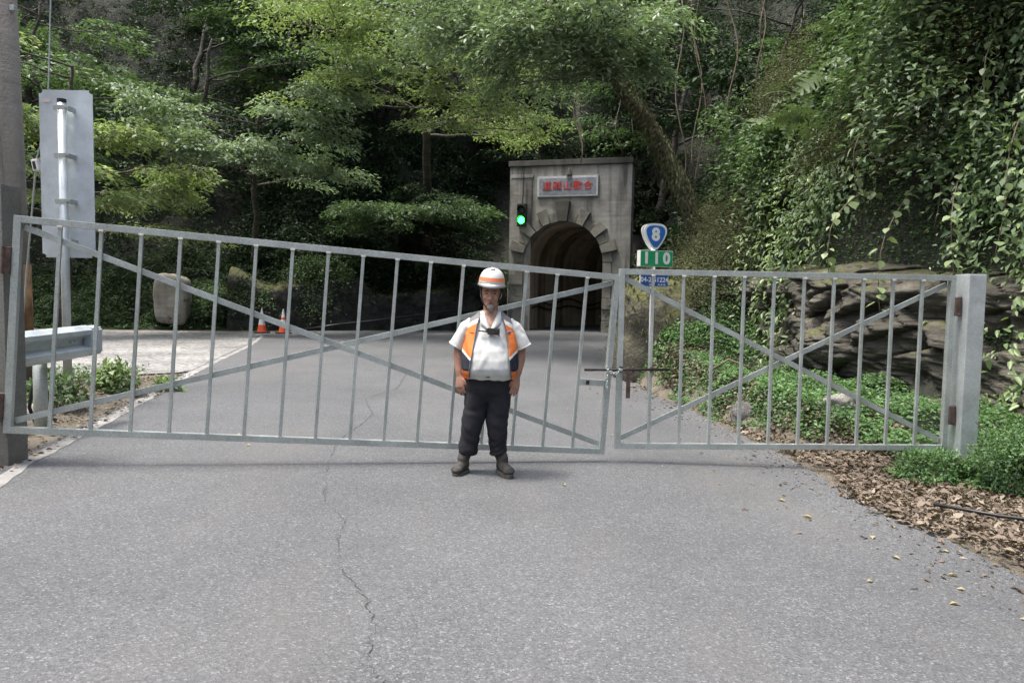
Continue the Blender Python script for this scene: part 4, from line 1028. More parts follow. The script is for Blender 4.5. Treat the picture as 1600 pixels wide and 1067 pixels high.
# --- boots
for s, heel, toe, shaft in ((-1, (-.178, .055), (-.262, -.150), (-.174, .024, .20)), (1, (.082, .055), (.185, -.150), (.082, .024, .20))):
    m = MB(); h = Vector((heel[0], heel[1], 0)); tv = Vector((toe[0], toe[1], 0)); d = (tv - h); L = d.length; d.normalize(); side = Vector((-d.y, d.x, 0))
    m.tube([h + d * .01 + Vector((0, 0, .055)), h + d * .07 + Vector((0, 0, .062)), h + d * .14 + Vector((0, 0, .058)), h + d * .20 + Vector((0, 0, .050)), h + d * (L - .02) + Vector((0, 0, .044)), h + d * L + Vector((0, 0, .036))],
           [(.030, .030), (.039, .046), (.043, .042), (.049, .034), (.043, .028), (.020, .016)], 20, ref=side)
    m.tube([h + d * .065 + Vector((0, 0, .06)), h + d * .07 + Vector((0, 0, .12)), Vector(shaft)], [(.046, .058), (.048, .056), (.054, .058)], 20, ref=side)
    me = remesh(m.mesh("boot", boot_m), 0.006, 3)
    bt = mobj("boot", me, man)
    m = MB(); n = 24; lo = []; up_ = []
    for q in range(n):
        a = 2 * math.pi * q / n; fx = (math.cos(a) + 1) / 2; w = .040 + .013 * math.sin(fx * math.pi * .9)
        p = h + d * (-.008 + fx * (L + .014)) + side * (w * math.copysign(abs(math.sin(a)) ** .7, math.sin(a)))
        lo.append(m.bm.verts.new((p.x, p.y, 0))); up_.append(m.bm.verts.new((p.x, p.y, .030)))
    m.bm.faces.new(lo[::-1]); m.bm.faces.new(up_)
    for q in range(n): m.bm.faces.new((lo[q], lo[(q + 1) % n], up_[(q + 1) % n], up_[q]))
    m.build("sole", sole_m, bt)
    m = MB()
    for q in range(3):
        p = h + d * (.105 + .024 * q) + Vector((0, 0, .104 - .012 * q)); m.tube([p - side * .020, p + Vector((0, 0, .008)), p + side * .020], .0035, 5)
    m.build("laces", sole_m, bt)
# --- helmet
hel = link(bpy.data.objects.new("helmet", None)); hel.parent = man; hel.location = (0.004, -.006, 1.535); hel.rotation_euler = (R(5), R(4), 0)
m = MB(); rings = []
for q in range(12):
    a = q / 11 * math.pi / 2; rings.append((0, 0, .128 * math.sin(a) + 0.002, max(.106 * math.cos(a) ** .72, .004), max(.128 * math.cos(a) ** .72, .004)))
m.loft(rings, 40, 2.0); hb = m.build("shell", helmet_m, hel, True)
m = MB(); m.box((0, .0, .123), (.036, .15, .020), bev=.009); m.build("ridge", helmet_m, hel, True)
m = MB(); A = []; B = []; Cc = []; n = 48
for q in range(n):
    a = 2 * math.pi * q / n; c_, s_ = math.cos(a), math.sin(a); ex = .012 + .040 * max(0, -s_) ** 2
    A.append(m.bm.verts.new((.104 * c_, .126 * s_, .010))); B.append(m.bm.verts.new(((.104 + .010) * c_, (.126 + ex) * s_, -.008 - .010 * max(0, -s_)))); Cc.append(m.bm.verts.new((.100 * c_, .122 * s_, -.006)))
for q in range(n):
    r_ = (q + 1) % n; m.bm.faces.new((A[q], A[r_], B[r_], B[q])); m.bm.faces.new((B[q], B[r_], Cc[r_], Cc[q]))
m.build("brim", helmet_m, hel, True)
m = MB(); A = []; B = []
for q in range(n):
    a = 2 * math.pi * q / n; c_, s_ = math.cos(a), math.sin(a); k1 = math.cos(math.asin(.030 / .128)) ** .72; k2_ = math.cos(math.asin(.058 / .128)) ** .72
    A.append(m.bm.verts.new(((.106 * k1 + .0015) * c_, (.128 * k1 + .0015) * s_, .030))); B.append(m.bm.verts.new(((.106 * k2_ + .0015) * c_, (.128 * k2_ + .0015) * s_, .058)))
for q in range(n): m.bm.faces.new((A[q], A[(q + 1) % n], B[(q + 1) % n], B[q]))
m.build("orange_band", band_m, hel, True)
m = MB()
for s in (-1, 1):
    m.tube([(s * .092, -.02, .0), (s * .079, -.040, -.075), (s * .064, -.052, -.125), (s * .040, -.066, -.165), (s * .014, -.074, -.188)], .0055, 6)
    m.tube([(s * .090, .03, .0), (s * .082, .0, -.06), (s * .066, -.046, -.120)], .0050, 6)
m.ball((0, -.073, -.190), (.022, .012, .009), 12); m.build("chin_strap", strap_m, hel, True)
# --- radio clipped to the shirt
rd = thing("walkie_talkie", "black walkie talkie lying sideways on the man's white shirt front", "radio", man.location + Vector((.030, -.165, 1.166)), (0, R(3), R(-4)))
m = MB(); m.box((0, 0, 0), (.096, .030, .052), bev=.007); m.build("case", cone_black, rd)
m = MB(); m.tube([(-.048, 0, -.004), (-.068, 0, -.004), (-.118, 0, -.003)], [.009, .0065, .005], 8); m.build("antenna", cone_black, rd, True)
m = MB(); m.box((.02, -.0165, 0), (.036, .003, .034), bev=.001); m.build("speaker_grille", black_iron, rd)
m = MB(); m.tube([(-.048, 0, .014), (-.058, 0, .014)], .007, 8); m.build("knob", black_iron, rd)

# ================================================================== vegetation
def hill_normal(x, y, e=0.15):
    dx = (H(x + e, y) - H(x - e, y)) / (2 * e); dy = (H(x, y + e) - H(x, y - e)) / (2 * e)
    return unit(np.stack([-dx, -dy, np.ones_like(dx)], -1))
def in_view(x, y, m=1.12): return (y > 1.0) & (np.abs(x) < 0.73 * y * m + 1.5)
def scatter(n, x0, x1, y0, y1, cond):
    out = []; tot = 0
    while tot < n:
        x = rng.uniform(x0, x1, n); y = rng.uniform(y0, y1, n); k = cond(x, y) & in_view(x, y)
        out.append(np.stack([x[k], y[k]], -1)); tot += k.sum()
    return np.concatenate(out)[:n]
def undergrowth(name, n, per, box, cond, mat, size, L, hmax, lift=0.15, droop=0.5, sw=0.5, asp=0.42, flat=0.5, seed=0, shape=None):
    p = scatter(n, *box, cond); x, y = p[:, 0], p[:, 1]
    N = hill_normal(x, y); z = H(x, y)
    hb = np.maximum(0.0, 0.5 + fbm(np.stack([x * .5, y * .5, x * 0 + seed], -1), 3, seed + 60)) * hmax * rng.uniform(0.2, 1.0, n)
    O = np.stack([x, y, z], -1) + N * (hb * 0.6)[:, None]; O[:, 2] += hb * 0.5 + lift
    A = N * np.array([1, 1, 0.15]) + rng.normal(size=N.shape) * np.array([.7, .7, .15])
    v, f = spray_leaves(O, A, rng.uniform(.6, 1.3, n) * L, rng.uniform(.6, 1.2, n) * L * sw, per, size, droop, flat, asp, 0.06, shape)
    return tag(mobj(name, np_mesh(name, v, f, False, [mat])), kind='stuff')
tunnel_gap = lambda x, y: ~((x > -1.2) & (x < 6.2) & (y < 38) & (y > 28.2) & (H(x, y) < 7.5))
left_bank = lambda x, y: (sdf(x, y) > 0.25) & (x < -7.5) & (y > 15)
back = lambda x, y: (sdf(x, y) > 0.5) & (x > -9.5) & (y > 26) & tunnel_gap(x, y) & (sdf(x, y) < 26)
right = lambda x, y: (x > 2) & (y < 31) & (sdf(x, y) > np.where(y < 13, 3.0, 0.35)) & tunnel_gap(x, y) & (sdf(x, y) < 19)
clumps = lambda x, y, s, t: fbm(np.stack([x * .75, y * .75, x * 0 + s], -1), 3, s) > t
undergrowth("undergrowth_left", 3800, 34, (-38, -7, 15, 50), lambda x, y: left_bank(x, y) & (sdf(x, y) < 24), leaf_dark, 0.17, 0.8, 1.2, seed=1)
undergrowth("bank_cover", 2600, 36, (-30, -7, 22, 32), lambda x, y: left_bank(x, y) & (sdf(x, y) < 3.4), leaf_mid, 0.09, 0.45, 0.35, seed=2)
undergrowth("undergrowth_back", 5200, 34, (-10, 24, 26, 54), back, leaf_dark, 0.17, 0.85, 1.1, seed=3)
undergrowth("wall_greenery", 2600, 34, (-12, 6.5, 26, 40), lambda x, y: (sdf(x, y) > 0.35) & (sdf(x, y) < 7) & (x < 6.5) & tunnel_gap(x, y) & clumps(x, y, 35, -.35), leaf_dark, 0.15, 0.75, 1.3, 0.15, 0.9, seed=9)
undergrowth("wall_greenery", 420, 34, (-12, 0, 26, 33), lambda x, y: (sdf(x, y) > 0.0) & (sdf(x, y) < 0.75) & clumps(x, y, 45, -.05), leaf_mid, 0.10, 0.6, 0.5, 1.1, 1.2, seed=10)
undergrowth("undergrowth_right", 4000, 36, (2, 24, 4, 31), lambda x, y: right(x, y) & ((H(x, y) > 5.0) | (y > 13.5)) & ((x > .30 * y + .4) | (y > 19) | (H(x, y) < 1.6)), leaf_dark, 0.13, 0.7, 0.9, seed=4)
undergrowth("slope_shrubs", 4200, 46, (2, 14, 8, 20), lambda x, y: right(x, y) & (sdf(x, y) < 6) & (y > 9.5) & (H(x, y) < 5.4) & clumps(x, y, 25, -.25), leaf_moss, 0.06, 0.85, 1.1, 0.1, 1.0, 0.40, 0.25, 0.8, seed=5)
undergrowth("slope_leaves", 1500, 34, (3, 14, 5, 15.5), lambda x, y: right(x, y) & (sdf(x, y) < 7.5) & (x > .30 * y + .4) & clumps(x, y, 5, -.05), leaf_mid, 0.105, 0.6, 1.7, 0.25, 0.8, 0.5, 0.5, 0.5, 6, leaf_hex)
undergrowth("slope_leaves", 800, 34, (3, 14, 5, 14.5), lambda x, y: right(x, y) & (sdf(x, y) < 7.5) & (x > .32 * y + .4) & clumps(x, y, 15, .12), leaf_grey, 0.12, 0.6, 2.0, 0.35, 0.9, 0.5, 0.5, 0.45, 8, leaf_hex)

# green ground cover on the right bank and round the sign
def ground_cover(name, n, box, cond, mat, size, hmax, seed, bushy=0.6):
    p = scatter(n, *box, cond); x, y = p[:, 0], p[:, 1]
    hn = fbm(np.stack([x * 2.2, y * 2.2, x * 0 + seed], -1), 4, seed)
    hgt = np.clip(0.55 + bushy * hn, 0.05, 1.3) * hmax * rng.uniform(0.35, 1.0, n)
    P = np.stack([x, y, H(x, y) + hgt], -1)
    D = rng.normal(size=(n, 3)); D[:, 2] = rng.uniform(-.5, .25, n)
    Nn = rng.normal(size=(n, 3)) * 0.45 + np.array([0, -0.15, 1])
    s = size * rng.uniform(.55, 1.3, n)
    v, f = leaf_quads(P, D, Nn, s, s * 0.62)
    return tag(mobj(name, np_mesh(name, v, f, False, [mat])), kind='stuff')
def litter_edge(x, y): return 0.42 * fbm(np.stack([x * 1.1, y * 1.1, x * 0 + 2.2], -1), 3, 77)
near_bank = lambda x, y: (x > 1.8) & (y > 3.4) & (y < 13.5) & (sdf(x, y) > -0.05 + litter_edge(x, y) * .6) & (sdf(x, y) < 3.0)
ground_cover("ground_cover", 52000, (2, 10, 3.4, 13.5), near_bank, leaf_cover, 0.050, 0.24, 80)
ground_cover("sign_cover", 9000, (1.9, 6, 12, 22), lambda x, y: (sdf(x, y) > 0.0) & (sdf(x, y) < 2.2) & (x > 1.5), leaf_cover, 0.07, 0.35, 81)
ground_cover("verge_weeds", 2600, (-7.5, -3.9, 5.5, 10.5), lambda x, y: (x < -4.35 - 0.2 * np.maximum(y - 5.5, 0)) & (fbm(np.stack([x * 1.3, y * 1.3, x * 0], -1), 3, 90) > 0.05), leaf_cover, 0.05, 0.30, 83)
ground_cover("bank_weeds", 14000, (-24, -8, 23, 29), lambda x, y: (sdf(x, y) > -0.25) & (sdf(x, y) < 1.4), leaf_cover, 0.09, 0.3, 84)

# fallen leaves -----------------------------------------------------
def litter(name, n, box, cond, mat, size, lift=0.012):
    p = scatter(n, *box, cond); x, y = p[:, 0], p[:, 1]
    P = np.stack([x, y, np.maximum(H(x, y), cross_slope(x, y) + 0.006) + rng.uniform(0.002, lift * 2.2, n)], -1)
    D = rng.normal(size=(n, 3)) * np.array([1, 1, .18]); Nn = rng.normal(size=(n, 3)) * 0.33 + np.array([0, 0, 1])
    s = size * rng.uniform(.3, 1.0, n) ** 1.3 * 1.5
    v, f = leaf_quads(P, D, Nn, s, s * rng.uniform(.3, .62, n), 0.30)
    return tag(mobj(name, np_mesh(name, v, f, False, [mat])), kind='stuff')
lit = lambda x, y: (rng.uniform(size=x.shape) < sstep(-0.10, 0.22, x - np.interp(y, *R_E) + litter_edge(x, y) * .55)) & (sdf(x, y) < 0.9)
litter("leaf_litter", 21000, (0.8, 8, 2.2, 12), lit, leaf_litter, 0.062)
litter("far_leaf_litter", 9000, (0.5, 6, 11, 27), lit, leaf_litter, 0.09)
litter("road_edge_litter", 420, (1.2, 5, 2.2, 12), lambda x, y: (x - np.interp(y, *R_E) > -0.15 - rng.exponential(.3, x.shape)) & (x < np.interp(y, *R_E)), leaf_litter, 0.045, 0.004)
litter("leaf_crumbs", 5200, (1.2, 5, 2.2, 12), lambda x, y: (x - np.interp(y, *R_E) > -0.02 - rng.exponential(.16, x.shape)) & (x < np.interp(y, *R_E) + .35), leaf_litter, 0.017, 0.003)
litter("verge_litter", 5000, (-7, -3.2, 3.6, 11), lambda x, y: (x < -3.55 - 0.2 * np.maximum(y - 4.9, 0) - .05), leaf_litter, 0.05)
one = np_mesh("fallen_leaf", *leaf_quads(np.array([[-.02, 0, 0]]), np.array([[1., .1, .05]]), np.array([[0.1, 0, 1.]]), np.array([.055]), np.array([.028]), .3), False, [leaf_yellow])
for (x, y) in [(0.42, 5.45), (1.35, 6.25), (2.35, 4.5), (2.1, 4.9), (2.3, 4.15), (2.5, 3.9), (1.95, 3.75), (2.25, 3.5), (2.5, 3.35), (1.7, 5.7), (2.62, 4.75), (-2.6, 6.75), (-2.35, 6.3), (1.1, 7.6), (0.75, 9.3), (1.3, 10.2), (2.42, 3.7), (2.7, 4.3), (2.05, 5.3), (0.9, 8.2)]:
    o = mobj("fallen_leaf", one); o.location = (x, y, float(cross_slope(np.array(x), np.array(y))) + 0.012); o.rotation_euler = (random.uniform(-.2, .2), random.uniform(-.2, .2), random.uniform(0, 6.28)); s = random.uniform(.7, 1.3); o.scale = (s, s, s)
    tag(o, "single pale yellow fallen leaf lying on the grey asphalt", "leaf", "single fallen leaves on the asphalt")

# foreground shrub at the right gate post
def shrub(name, label, c, r, n, mat, size, group=None, stems=9, asp=0.5):
    t = thing(name, label, "shrub", (c[0], c[1], Hs(c[0], c[1])), group=group)
    d = rnd(n); d = unit(d); d[:, 2] = np.abs(d[:, 2])
    rr = rng.uniform(0.45, 1.0, n) ** 0.5 * (1 + 0.28 * fbm(d * 2.4 + c[0], 3, 5))
    P = d * rr[:, None] * np.array(r)
    D = d * 0.5 + rnd(n, .6); D[:, 2] -= .1; Nn = d * .5 + np.array([0, 0, .8]) + rnd(n, .4); s = size * rng.uniform(.5, 1.3, n)
    mobj("foliage", np_mesh("foliage", *leaf_quads(P, D, Nn, s, s * asp), False, [mat]), t)
    m = MB()
    for k in range(stems):
        a = random.uniform(0, 6.28); q = random.uniform(.4, .9); m.tube([(0, 0, -.05), (math.cos(a) * r[0] * q * .5, math.sin(a) * r[1] * q * .5, r[2] * .5), (math.cos(a) * r[0] * q, math.sin(a) * r[1] * q, r[2] * .9)], [.008, .006, .003], 4)
    o = m.build("stems", stem_mat, t); o['kind'] = 'stuff'
    return t
shrub("shrub", "dense fine leaved green shrub at the foot of the zinc gate post", (4.55, 5.95), (0.72, 0.42, 0.58), 14000, leaf_cover, 0.034)
shrub("shrub", "low green shrub under the right end of the gate beside the leaf litter", (3.75, 6.25), (0.42, 0.28, 0.26), 4500, leaf_cover, 0.034)
shrub("weed", "bright yellow green weed clump at the foot of the blank sign's pole", (-4.85, 8.65), (0.27, 0.22, 0.36), 420, leaf_vine, 0.10, asp=0.6)
shrub("weed", "small yellow green weed clump right of the guardrail end", (-4.55, 9.3), (0.22, 0.18, 0.18), 180, leaf_vine, 0.09, asp=0.6)
shrub("weed", "dark green weeds under the guardrail beside the conduit", (-4.75, 7.3), (0.30, 0.35, 0.36), 900, leaf_mid, 0.07)

# moss hanging on the boulder behind the sign
bo = bpy.data.objects["boulder"]; me_ = bo.data; nv = len(me_.vertices); vc = np.empty(nv * 3, np.float32); me_.vertices.foreach_get("co", vc); vc = vc.reshape(-1, 3)
pk = rng.integers(0, nv, 4200); pv = vc[pk]; kk = (fbm(pv * 2.2, 3, 61) + pv[:, 2] * .35 > -.05); pv = pv[kk] * rng.uniform(1.0, 1.06, (kk.sum(), 1)); k_ = len(pv)
mo = mobj("moss", np_mesh("moss", *leaf_quads(pv, np.stack([rng.normal(size=k_) * .4, rng.normal(size=k_) * .4, -np.ones(k_)], -1), unit(pv) + rnd(k_, .4), rng.uniform(.04, .13, k_), rng.uniform(.02, .045, k_)), False, [leaf_moss]), bo); mo['kind'] = 'stuff'

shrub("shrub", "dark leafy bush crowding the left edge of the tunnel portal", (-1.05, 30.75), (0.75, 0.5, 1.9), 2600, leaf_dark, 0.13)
shrub("shrub", "green leafy bush climbing beside the right edge of the tunnel portal", (5.5, 28.9), (0.75, 0.6, 2.4), 3000, leaf_mid, 0.12)

# --- trees with a place of their own in the photograph
def limbs_of(n, f0, f1, az0, az1, l0, l1, r0_, r1_):
    return [(rng.uniform(f0, f1), rng.uniform(az0, az1), rng.uniform(l0, l1), rng.uniform(r0_, r1_)) for _ in range(n)]
tree("maple_tree", "light green layered tree on the left bank behind the blank sign", (-16.2, 25.5, Hs(-16.2, 25.5) - .1), [(0.6, -.6, 2.5), (1.6, -1.8, 5.5), (2.2, -2.6, 8.6)], 0.17, limbs_of(15, .35, 1.0, 60, 240, 2.4, 4.2, -.1, .9), leaf_bright, per=40, size=0.20, sl=1.0, sw=.7, start=.4)
tree("maple_tree", "pale grey green layered tree with bare lower limbs left of centre", (-10.6, 29.6, Hs(-10.6, 29.6) - .1), [(0.4, -1.6, 2.2), (1.2, -3.4, 4.2), (1.8, -4.8, 5.9)], 0.15, limbs_of(11, .62, 1.0, 60, 270, 2.0, 3.6, -.3, .7), leaf_grey, per=40, size=0.19, sl=1.0, sw=.7, start=.5)
tree("broadleaf_tree", "yellow green tree spreading over the road in the centre of the canopy", (-4.0, 31.8, Hs(-4.0, 31.8) - .1), [(0.4, -2.5, 3.4), (1.0, -6.0, 6.4), (1.6, -9.0, 7.8)], 0.22, limbs_of(24, .45, 1.0, 70, 290, 2.6, 5.0, -1.0, .8), leaf_bright, per=34, size=0.17, sl=1.1, sw=.6, start=.4)
lean = tree("leaning_tree", "thick mossy trunk leaning left over the tunnel with pale drooping leaves", (5.5, 18.4, 0.9), [(-.35, -.1, .8), (-0.75, -.3, 2.1), (-1.8, -.4, 4.3), (-3.05, -.8, 6.0), (-4.3, -.9, 7.2), (-5.4, -.7, 7.8)], 0.27, limbs_of(15, .72, 1.0, 150, 330, 1.4, 3.2, -1.0, .2) + limbs_of(5, .66, .78, 160, 250, .9, 1.8, -.4, .2), leaf_grey, bark_moss, per=44, size=0.165, sl=.95, sw=.5, droop=.6, asp=.34, start=.2)
# moss and small ferns hanging from the leaning trunk
tq = polyline([(-.35, -.1, .8), (-0.75, -.3, 2.1), (-1.8, -.4, 4.3), (-3.05, -.8, 6.0), (-3.9, -.85, 6.8)], 60)
qi = rng.integers(0, 60, 5200); aa = rng.uniform(0, 2 * math.pi, 5200); rr = 0.27 * (1.1 - .55 * qi / 59)
cl = 0.5 + 0.5 * fbm(np.stack([tq[qi, 2] * 1.6, np.cos(aa) * 1.2, np.sin(aa) * 1.2], -1), 3, 17)
pm = tq[qi] + np.stack([np.cos(aa) * .8, np.sin(aa), np.cos(aa) * .45], -1) * (rr * (0.95 + 0.35 * np.clip(cl, 0, 1)))[:, None]
o = mobj("moss", np_mesh("moss", *leaf_quads(pm, np.stack([rng.normal(size=5200) * .3, rng.normal(size=5200) * .3, -np.ones(5200)], -1), np.stack([np.cos(aa), np.sin(aa), 0 * aa + .2], -1) + rnd(5200, .3), rng.uniform(.06, .20, 5200) * (0.4 + np.clip(cl, 0, 1.2)), rng.uniform(.02, .045, 5200)), False, [leaf_moss]), lean); o['kind'] = 'stuff'
tree("broadleaf_tree", "pale leaved branches overhanging the rock face at the top right", (9.6, 11.5, Hs(9.6, 11.5) - .2), [(-0.5, -.5, .6), (-1.6, -1.4, .4), (-3.2, -2.4, -.6)], 0.14, limbs_of(20, .3, 1.0, 170, 330, 1.2, 2.6, -1.0, .2), leaf_grey, per=46, size=0.115, sl=.7, sw=.5, droop=.5, asp=.42, start=.2)
tree("broadleaf_tree", "small dim tree in the shade above the dark rock wall", (-5.2, 31.2, Hs(-5.2, 31.2)), [(0.5, -1.2, 1.2), (1.2, -2.0, 2.0)], 0.09, limbs_of(9, .4, 1.0, 60, 260, 1.6, 3.0, -.7, .3), leaf_mid, per=40, size=0.18, sl=.9, sw=.6)
tree("broadleaf_tree", "slender dark tree hanging over the rock wall just left of the portal", (-2.8, 33.0, Hs(-2.8, 33.0)), [(-0.2, -1.2, 1.2), (-0.5, -2.0, 2.2)], 0.10, limbs_of(9, .4, 1.0, 150, 290, 1.4, 2.4, -.8, .4), leaf_dark, per=44, size=0.17, sl=.9, sw=.6)

# --- ferns on the right slope
def frond_mesh(L, droop, n=9):
    f_ = lambda t: np.array([L * (t - .12 * t * t * droop), 0, L * (.55 * t - droop * t * t)])
    vs = [f_(i / n) for i in range(n + 1)]; fs = []
    for i in range(n):
        t = (i + .5) / n; w = L * .26 * math.sin(math.pi * min(1, t * .92 + .1)) ** .8
        for s in (-1, 1):
            d = np.array([.45, s, -.18]); d /= np.linalg.norm(d); e = vs[i + 1] - vs[i]
            k = len(vs); q = vs[i] + e * .5 + d * w
            vs += [q + e * .22, q - e * .12]; fs.append((i, i + 1, k, k + 1) if s > 0 else (k + 1, k, i + 1, i))
    return np_mesh("frond", np.array(vs), np.array(fs), False, [leaf_fern])
fronds = [frond_mesh(1.0, .75), frond_mesh(.85, 1.0), frond_mesh(1.1, .95)]
fern_spots = [(6.3, 13.6, 1.0), (5.9, 13.0, .9), (7.0, 13.2, 1.0), (6.6, 12.2, .8), (6.1, 14.4, 1.1), (7.5, 12.4, .9), (5.6, 14.2, .9), (7.6, 11.0, .7), (6.9, 14.6, 1.0), (7.9, 11.6, .8), (5.35, 12.6, .7)]
for (x, y, s) in fern_spots:
    t = thing("fern", "green fern with arching fronds growing on the steep right slope", "fern", (x - .75, y - .85, Hs(x, y) + .3), (R(-25), R(-25), random.uniform(0, 6)), "ferns on the right slope")
    for q in range(8):
        f = mobj("frond", fronds[q % 3], t); f.rotation_euler = (random.uniform(-.3, .3), random.uniform(-.25, .25), q * .785 + random.uniform(-.3, .3)); sc = s * random.uniform(.65, .95); f.scale = (sc, sc, sc)

# --- vines hanging over the rock face; every leaf an object of its own
def vine_leaf_mesh(w):
    L = 1.0; v = [(0, 0, 0), (-.30 * w, .10, .05), (-.46 * w, .36, .03), (-.30 * w, .68, -.02), (0, 1.05, -.12), (.30 * w, .68, -.02), (.46 * w, .36, .03), (.30 * w, .10, .05), (0, .36, -.045), (0, .70, -.07)]
    f = [(0, 1, 8, 7)]
    tris = [(0, 8, 1), (1, 8, 2), (2, 8, 9), (2, 9, 3), (3, 9, 4), (0, 7, 8), (7, 6, 8), (6, 9, 8), (6, 5, 9), (5, 4, 9)]
    return np_mesh("leaf", np.array(v), np.array(tris), False, [leaf_vine])
vleaf = [vine_leaf_mesh(1.0), vine_leaf_mesh(1.25), vine_leaf_mesh(.8)]
def vine(name, label, top, ln, out, n, size, group, leaves=True):
    t = thing(name, label, "vine", top, group=group)
    pts = [np.array([0, 0, 0.0])]; ph = random.uniform(0, 6)
    m_ = 14
    for i in range(1, m_):
        u = i / (m_ - 1)
        pts.append(np.array([out[0] * min(1, u * 2.0) + .09 * math.sin(ph + u * 6) * u, out[1] * min(1, u * 2.0) + .07 * math.cos(ph + u * 5) * u, .25 * math.sin(min(u * 3.14 * 1.6, 3.14)) * (u < .6) - ln * u]))
    m = MB(); m.tube(pts, [.011 * (1 - .6 * i / (m_ - 1)) for i in range(m_)], 5); m.build("stem", stem_mat, t, True)
    if not leaves: return t
    for i in range(n):
        u = (i + .6) / n * (m_ - 1); k = min(int(u), m_ - 2); p = pts[k] + (pts[k + 1] - pts[k]) * (u - k)
        az = random.uniform(-1.3, 1.3) + (1 if i % 2 else -1) * .9 + math.pi       # leaves turn out from the rock
        o = mobj("leaf", vleaf[i % 3], t)
        off = Vector((math.sin(az), math.cos(az), 0)) * .045
        o.location = Vector(p) + off; s = size * random.uniform(.65, 1.2); o.scale = (s, s, s)
        o.rotation_euler = Euler((random.uniform(-1.25, -.35), random.uniform(-.35, .35), -az), 'XYZ')
    return t
vine_spots = [(5.6, 9.9), (6.0, 9.4), (6.35, 8.9), (6.7, 8.5), (7.0, 8.1), (5.3, 10.5), (6.9, 9.0), (7.4, 8.6), (6.2, 10.0), (5.7, 10.8), (7.3, 7.7), (6.55, 9.6), (7.15, 9.3)]
for i, (x, y) in enumerate(vine_spots):
    z = Hs(x, y)
    vine("climbing_vine", "leafy pale green vine trailing down over the rock face on the right", (x, y, z + .3), random.uniform(1.3, 2.4), (-.75 - .25 * random.random(), -.62 - .25 * random.random()), 22, .115, "leafy vines over the rock face")
for (x, y) in [(7.3, 8.0), (7.05, 7.6), (7.6, 8.3), (7.45, 7.5), (6.6, 9.2), (6.95, 8.7)]:
    vine("bare_vine", "bare brown vine stem dangling in front of the rock face at the right", (x, y, Hs(x, y) + .3), random.uniform(1.8, 2.8), (-.45, -.4), 0, .1, "bare vine stems at the rock face", False)
# lianas in the dark behind the leaning trunk
for (x, y, z, l) in [(4.3, 19.5, 9.5, 5.2), (5.0, 20.2, 10.2, 5.8), (5.7, 19.6, 10.0, 4.6), (3.3, 21.0, 9.6, 3.6), (6.2, 18.8, 9.6, 4.2), (2.2, 27.2, 10.5, 4.0), (3.7, 27.0, 10.2, 3.4), (5.3, 21.8, 10.8, 5.6), (6.6, 19.8, 10.6, 4.4)]:
    m = MB(); pts = [(x + .14 * math.sin(k * .8 + x * 3) + .02 * k, y + .1 * math.cos(k * .7 + x), z - l * k / 11) for k in range(12)]
    m.tube(pts, random.uniform(.012, .028), 5)
    tag(m.build("liana", stem_mat, None, True), "thin pale liana hanging in the dark wood behind the leaning trunk", "vine", "lianas in the dark wood")
# broad leaved creeper over the lip of the rock
def lip_mass(name, n, mat, size, seed):
    p = scatter(n, 3.6, 10, 5, 14.5, lambda x, y: (sdf(x, y) > 2.55) & (sdf(x, y) < 4.6) & (fbm(np.stack([x * .9, y * .9, x * 0 + seed], -1), 3, seed) > -.15)); x, y = p[:, 0], p[:, 1]
    N = hill_normal(x, y); N[:, 2] *= .3; N = unit(N); q = rng.uniform(0, 1, n)
    P = np.stack([x, y, H(x, y)], -1) + N * (0.12 + .55 * q * np.clip(.6 + fbm(np.stack([x * 1.4, y * 1.4, x * 0], -1), 3, seed + 1), .1, 1.3))[:, None]
    P[:, 2] += rng.uniform(-.45, .15, n)
    D = N * .5 + rnd(n, .45); D[:, 2] -= .75; Nn = N * .9 + np.array([0, 0, .55]) + rnd(n, .35); s = size * rng.uniform(.5, 1.25, n)
    return tag(mobj(name, np_mesh(name, *leaf_quads(P, D, Nn, s, s * .5), False, [mat])), kind='stuff')
def strands(name, n, per, mat, size, y0, y1, d0, d1):
    """leafy shoots trailing from the lip and the slope"""
    p = scatter(n, 3.2, 11, y0, y1, lambda x, y: (sdf(x, y) > d0) & (sdf(x, y) < d1) & (fbm(np.stack([x * .8, y * .8, x * 0 + 9], -1), 3, 12) > -.25)); x, y = p[:, 0], p[:, 1]
    N = hill_normal(x, y); N[:, 2] *= .2; N = unit(N); L = rng.uniform(.8, 2.3, n); o = rng.uniform(.25, .85, n); ph = rng.uniform(0, 6, n)
    u = (np.arange(per)[None] + rng.uniform(0, 1, (n, per))) / per
    P = np.stack([x, y, H(x, y) + .15], -1)[:, None] + N[:, None] * (o[:, None] * np.minimum(1, u * 2.2))[..., None]
    P[..., 2] += .22 * np.sin(np.minimum(u * 5, 3.14)) - L[:, None] * u ** 1.4
    P[..., 0] += .06 * np.sin(ph[:, None] + u * 6); P += rng.normal(size=P.shape) * .035
    P = P.reshape(-1, 3); Nr = np.repeat(N, per, 0); k = len(P)
    D = Nr * .55 + rnd(k, .5); D[:, 2] -= .6; Nn = Nr * .7 + np.array([0, 0, .7]) + rnd(k, .35); s = size * rng.uniform(.5, 1.3, k)
    return tag(mobj(name, np_mesh(name, *leaf_hex(P, D, Nn, s, s * .52), False, [mat])), kind='stuff')
strands("creeper_leaves", 270, 34, leaf_vine, 0.10, 5.5, 13.5, 2.1, 4.6)
strands("creeper_leaves", 160, 34, leaf_mid, 0.12, 5.0, 14.5, 2.35, 6.0)
strands("creeper_leaves", 120, 30, leaf_grey, 0.085, 7.5, 14.5, 3.0, 6.0)
lip_mass("slope_creeper", 9000, leaf_mid, 0.11, 44)

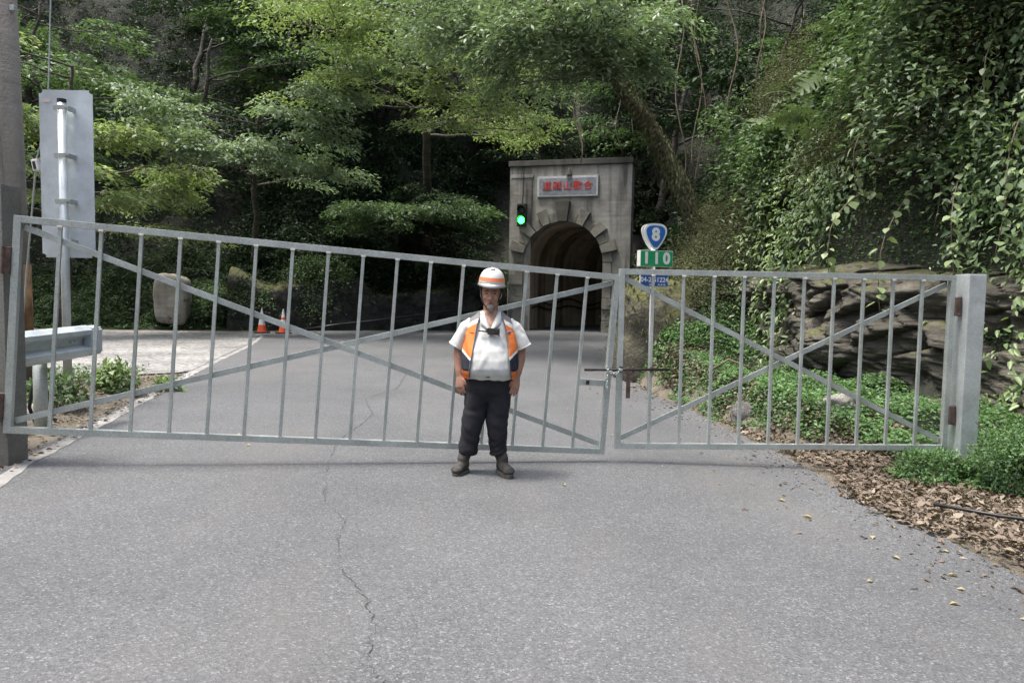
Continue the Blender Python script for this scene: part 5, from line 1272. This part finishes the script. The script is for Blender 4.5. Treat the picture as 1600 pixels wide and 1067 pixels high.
# --- the wood on the slopes behind: three trees, copied
protos = []
for k in range(3):
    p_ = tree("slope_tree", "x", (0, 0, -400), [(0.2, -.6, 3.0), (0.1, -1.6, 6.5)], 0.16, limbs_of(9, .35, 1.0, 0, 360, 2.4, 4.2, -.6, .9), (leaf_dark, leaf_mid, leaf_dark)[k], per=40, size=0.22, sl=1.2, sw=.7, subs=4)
    protos.append(p_)
spots = [(-21, 27.5), (-18.5, 30.5), (-14.5, 31.5), (-12.2, 34.5), (-8.2, 33.5), (-7.0, 37.0), (-4.2, 39.6), (-1.0, 39.0), (1.6, 36.4), (3.6, 37.2), (6.6, 33.0), (8.3, 28.5), (7.4, 24.0), (9.8, 22.0), (9.0, 18.0), (11.5, 16.0), (-22.5, 32.5), (-16.5, 36.5), (11.5, 30.5), (5.6, 41.0), (-10.5, 39.5)]
used_p = set()
for i, (x, y) in enumerate(spots):
    k = i % 3
    o = protos[k] if k not in used_p else copy_tree(protos[k]); used_p.add(k)
    o.location = (x, y, Hs(x, y) - 0.2); o.rotation_euler = (0, 0, random.uniform(0, 6.28)); s = random.uniform(.85, 1.25); o.scale = (s, s, s)
    side = "left bank" if x < -10 else ("right slope" if x > 6 else "slope above the tunnel")
    tag(o, "shaded green broadleaf tree standing in the wood on the steep %s" % side, "tree", "trees in the wood on the %s" % side)

# labels that tell the repeats apart by their order in the picture
ORD = ["first", "second", "third", "fourth", "fifth", "sixth", "seventh", "eighth", "ninth", "tenth", "eleventh", "twelfth", "thirteenth"]
def relabel(group, text):
    o_ = sorted([o for o in scene.objects if o.get("group") == group], key=lambda o: o.location.x / max(o.location.y, .1))
    for i, o in enumerate(o_): o["label"] = text % ORD[i]
relabel("trees in the wood on the left bank", "shaded broadleaf tree in the wood on the left bank, %s from the left")
relabel("trees in the wood on the right slope", "shaded broadleaf tree in the wood on the right slope, %s from the left")
relabel("trees in the wood on the slope above the tunnel", "shaded broadleaf tree on the slope above the tunnel, %s from the left")
relabel("lianas in the dark wood", "thin liana in the dark wood above the portal, %s from the left")
relabel("leafy vines over the rock face", "leafy pale vine trailing over the rock face, %s from the left")
relabel("bare vine stems at the rock face", "bare brown vine stem at the rock face, %s from the left")
relabel("ferns on the right slope", "green arching fern on the steep right slope, %s from the left")
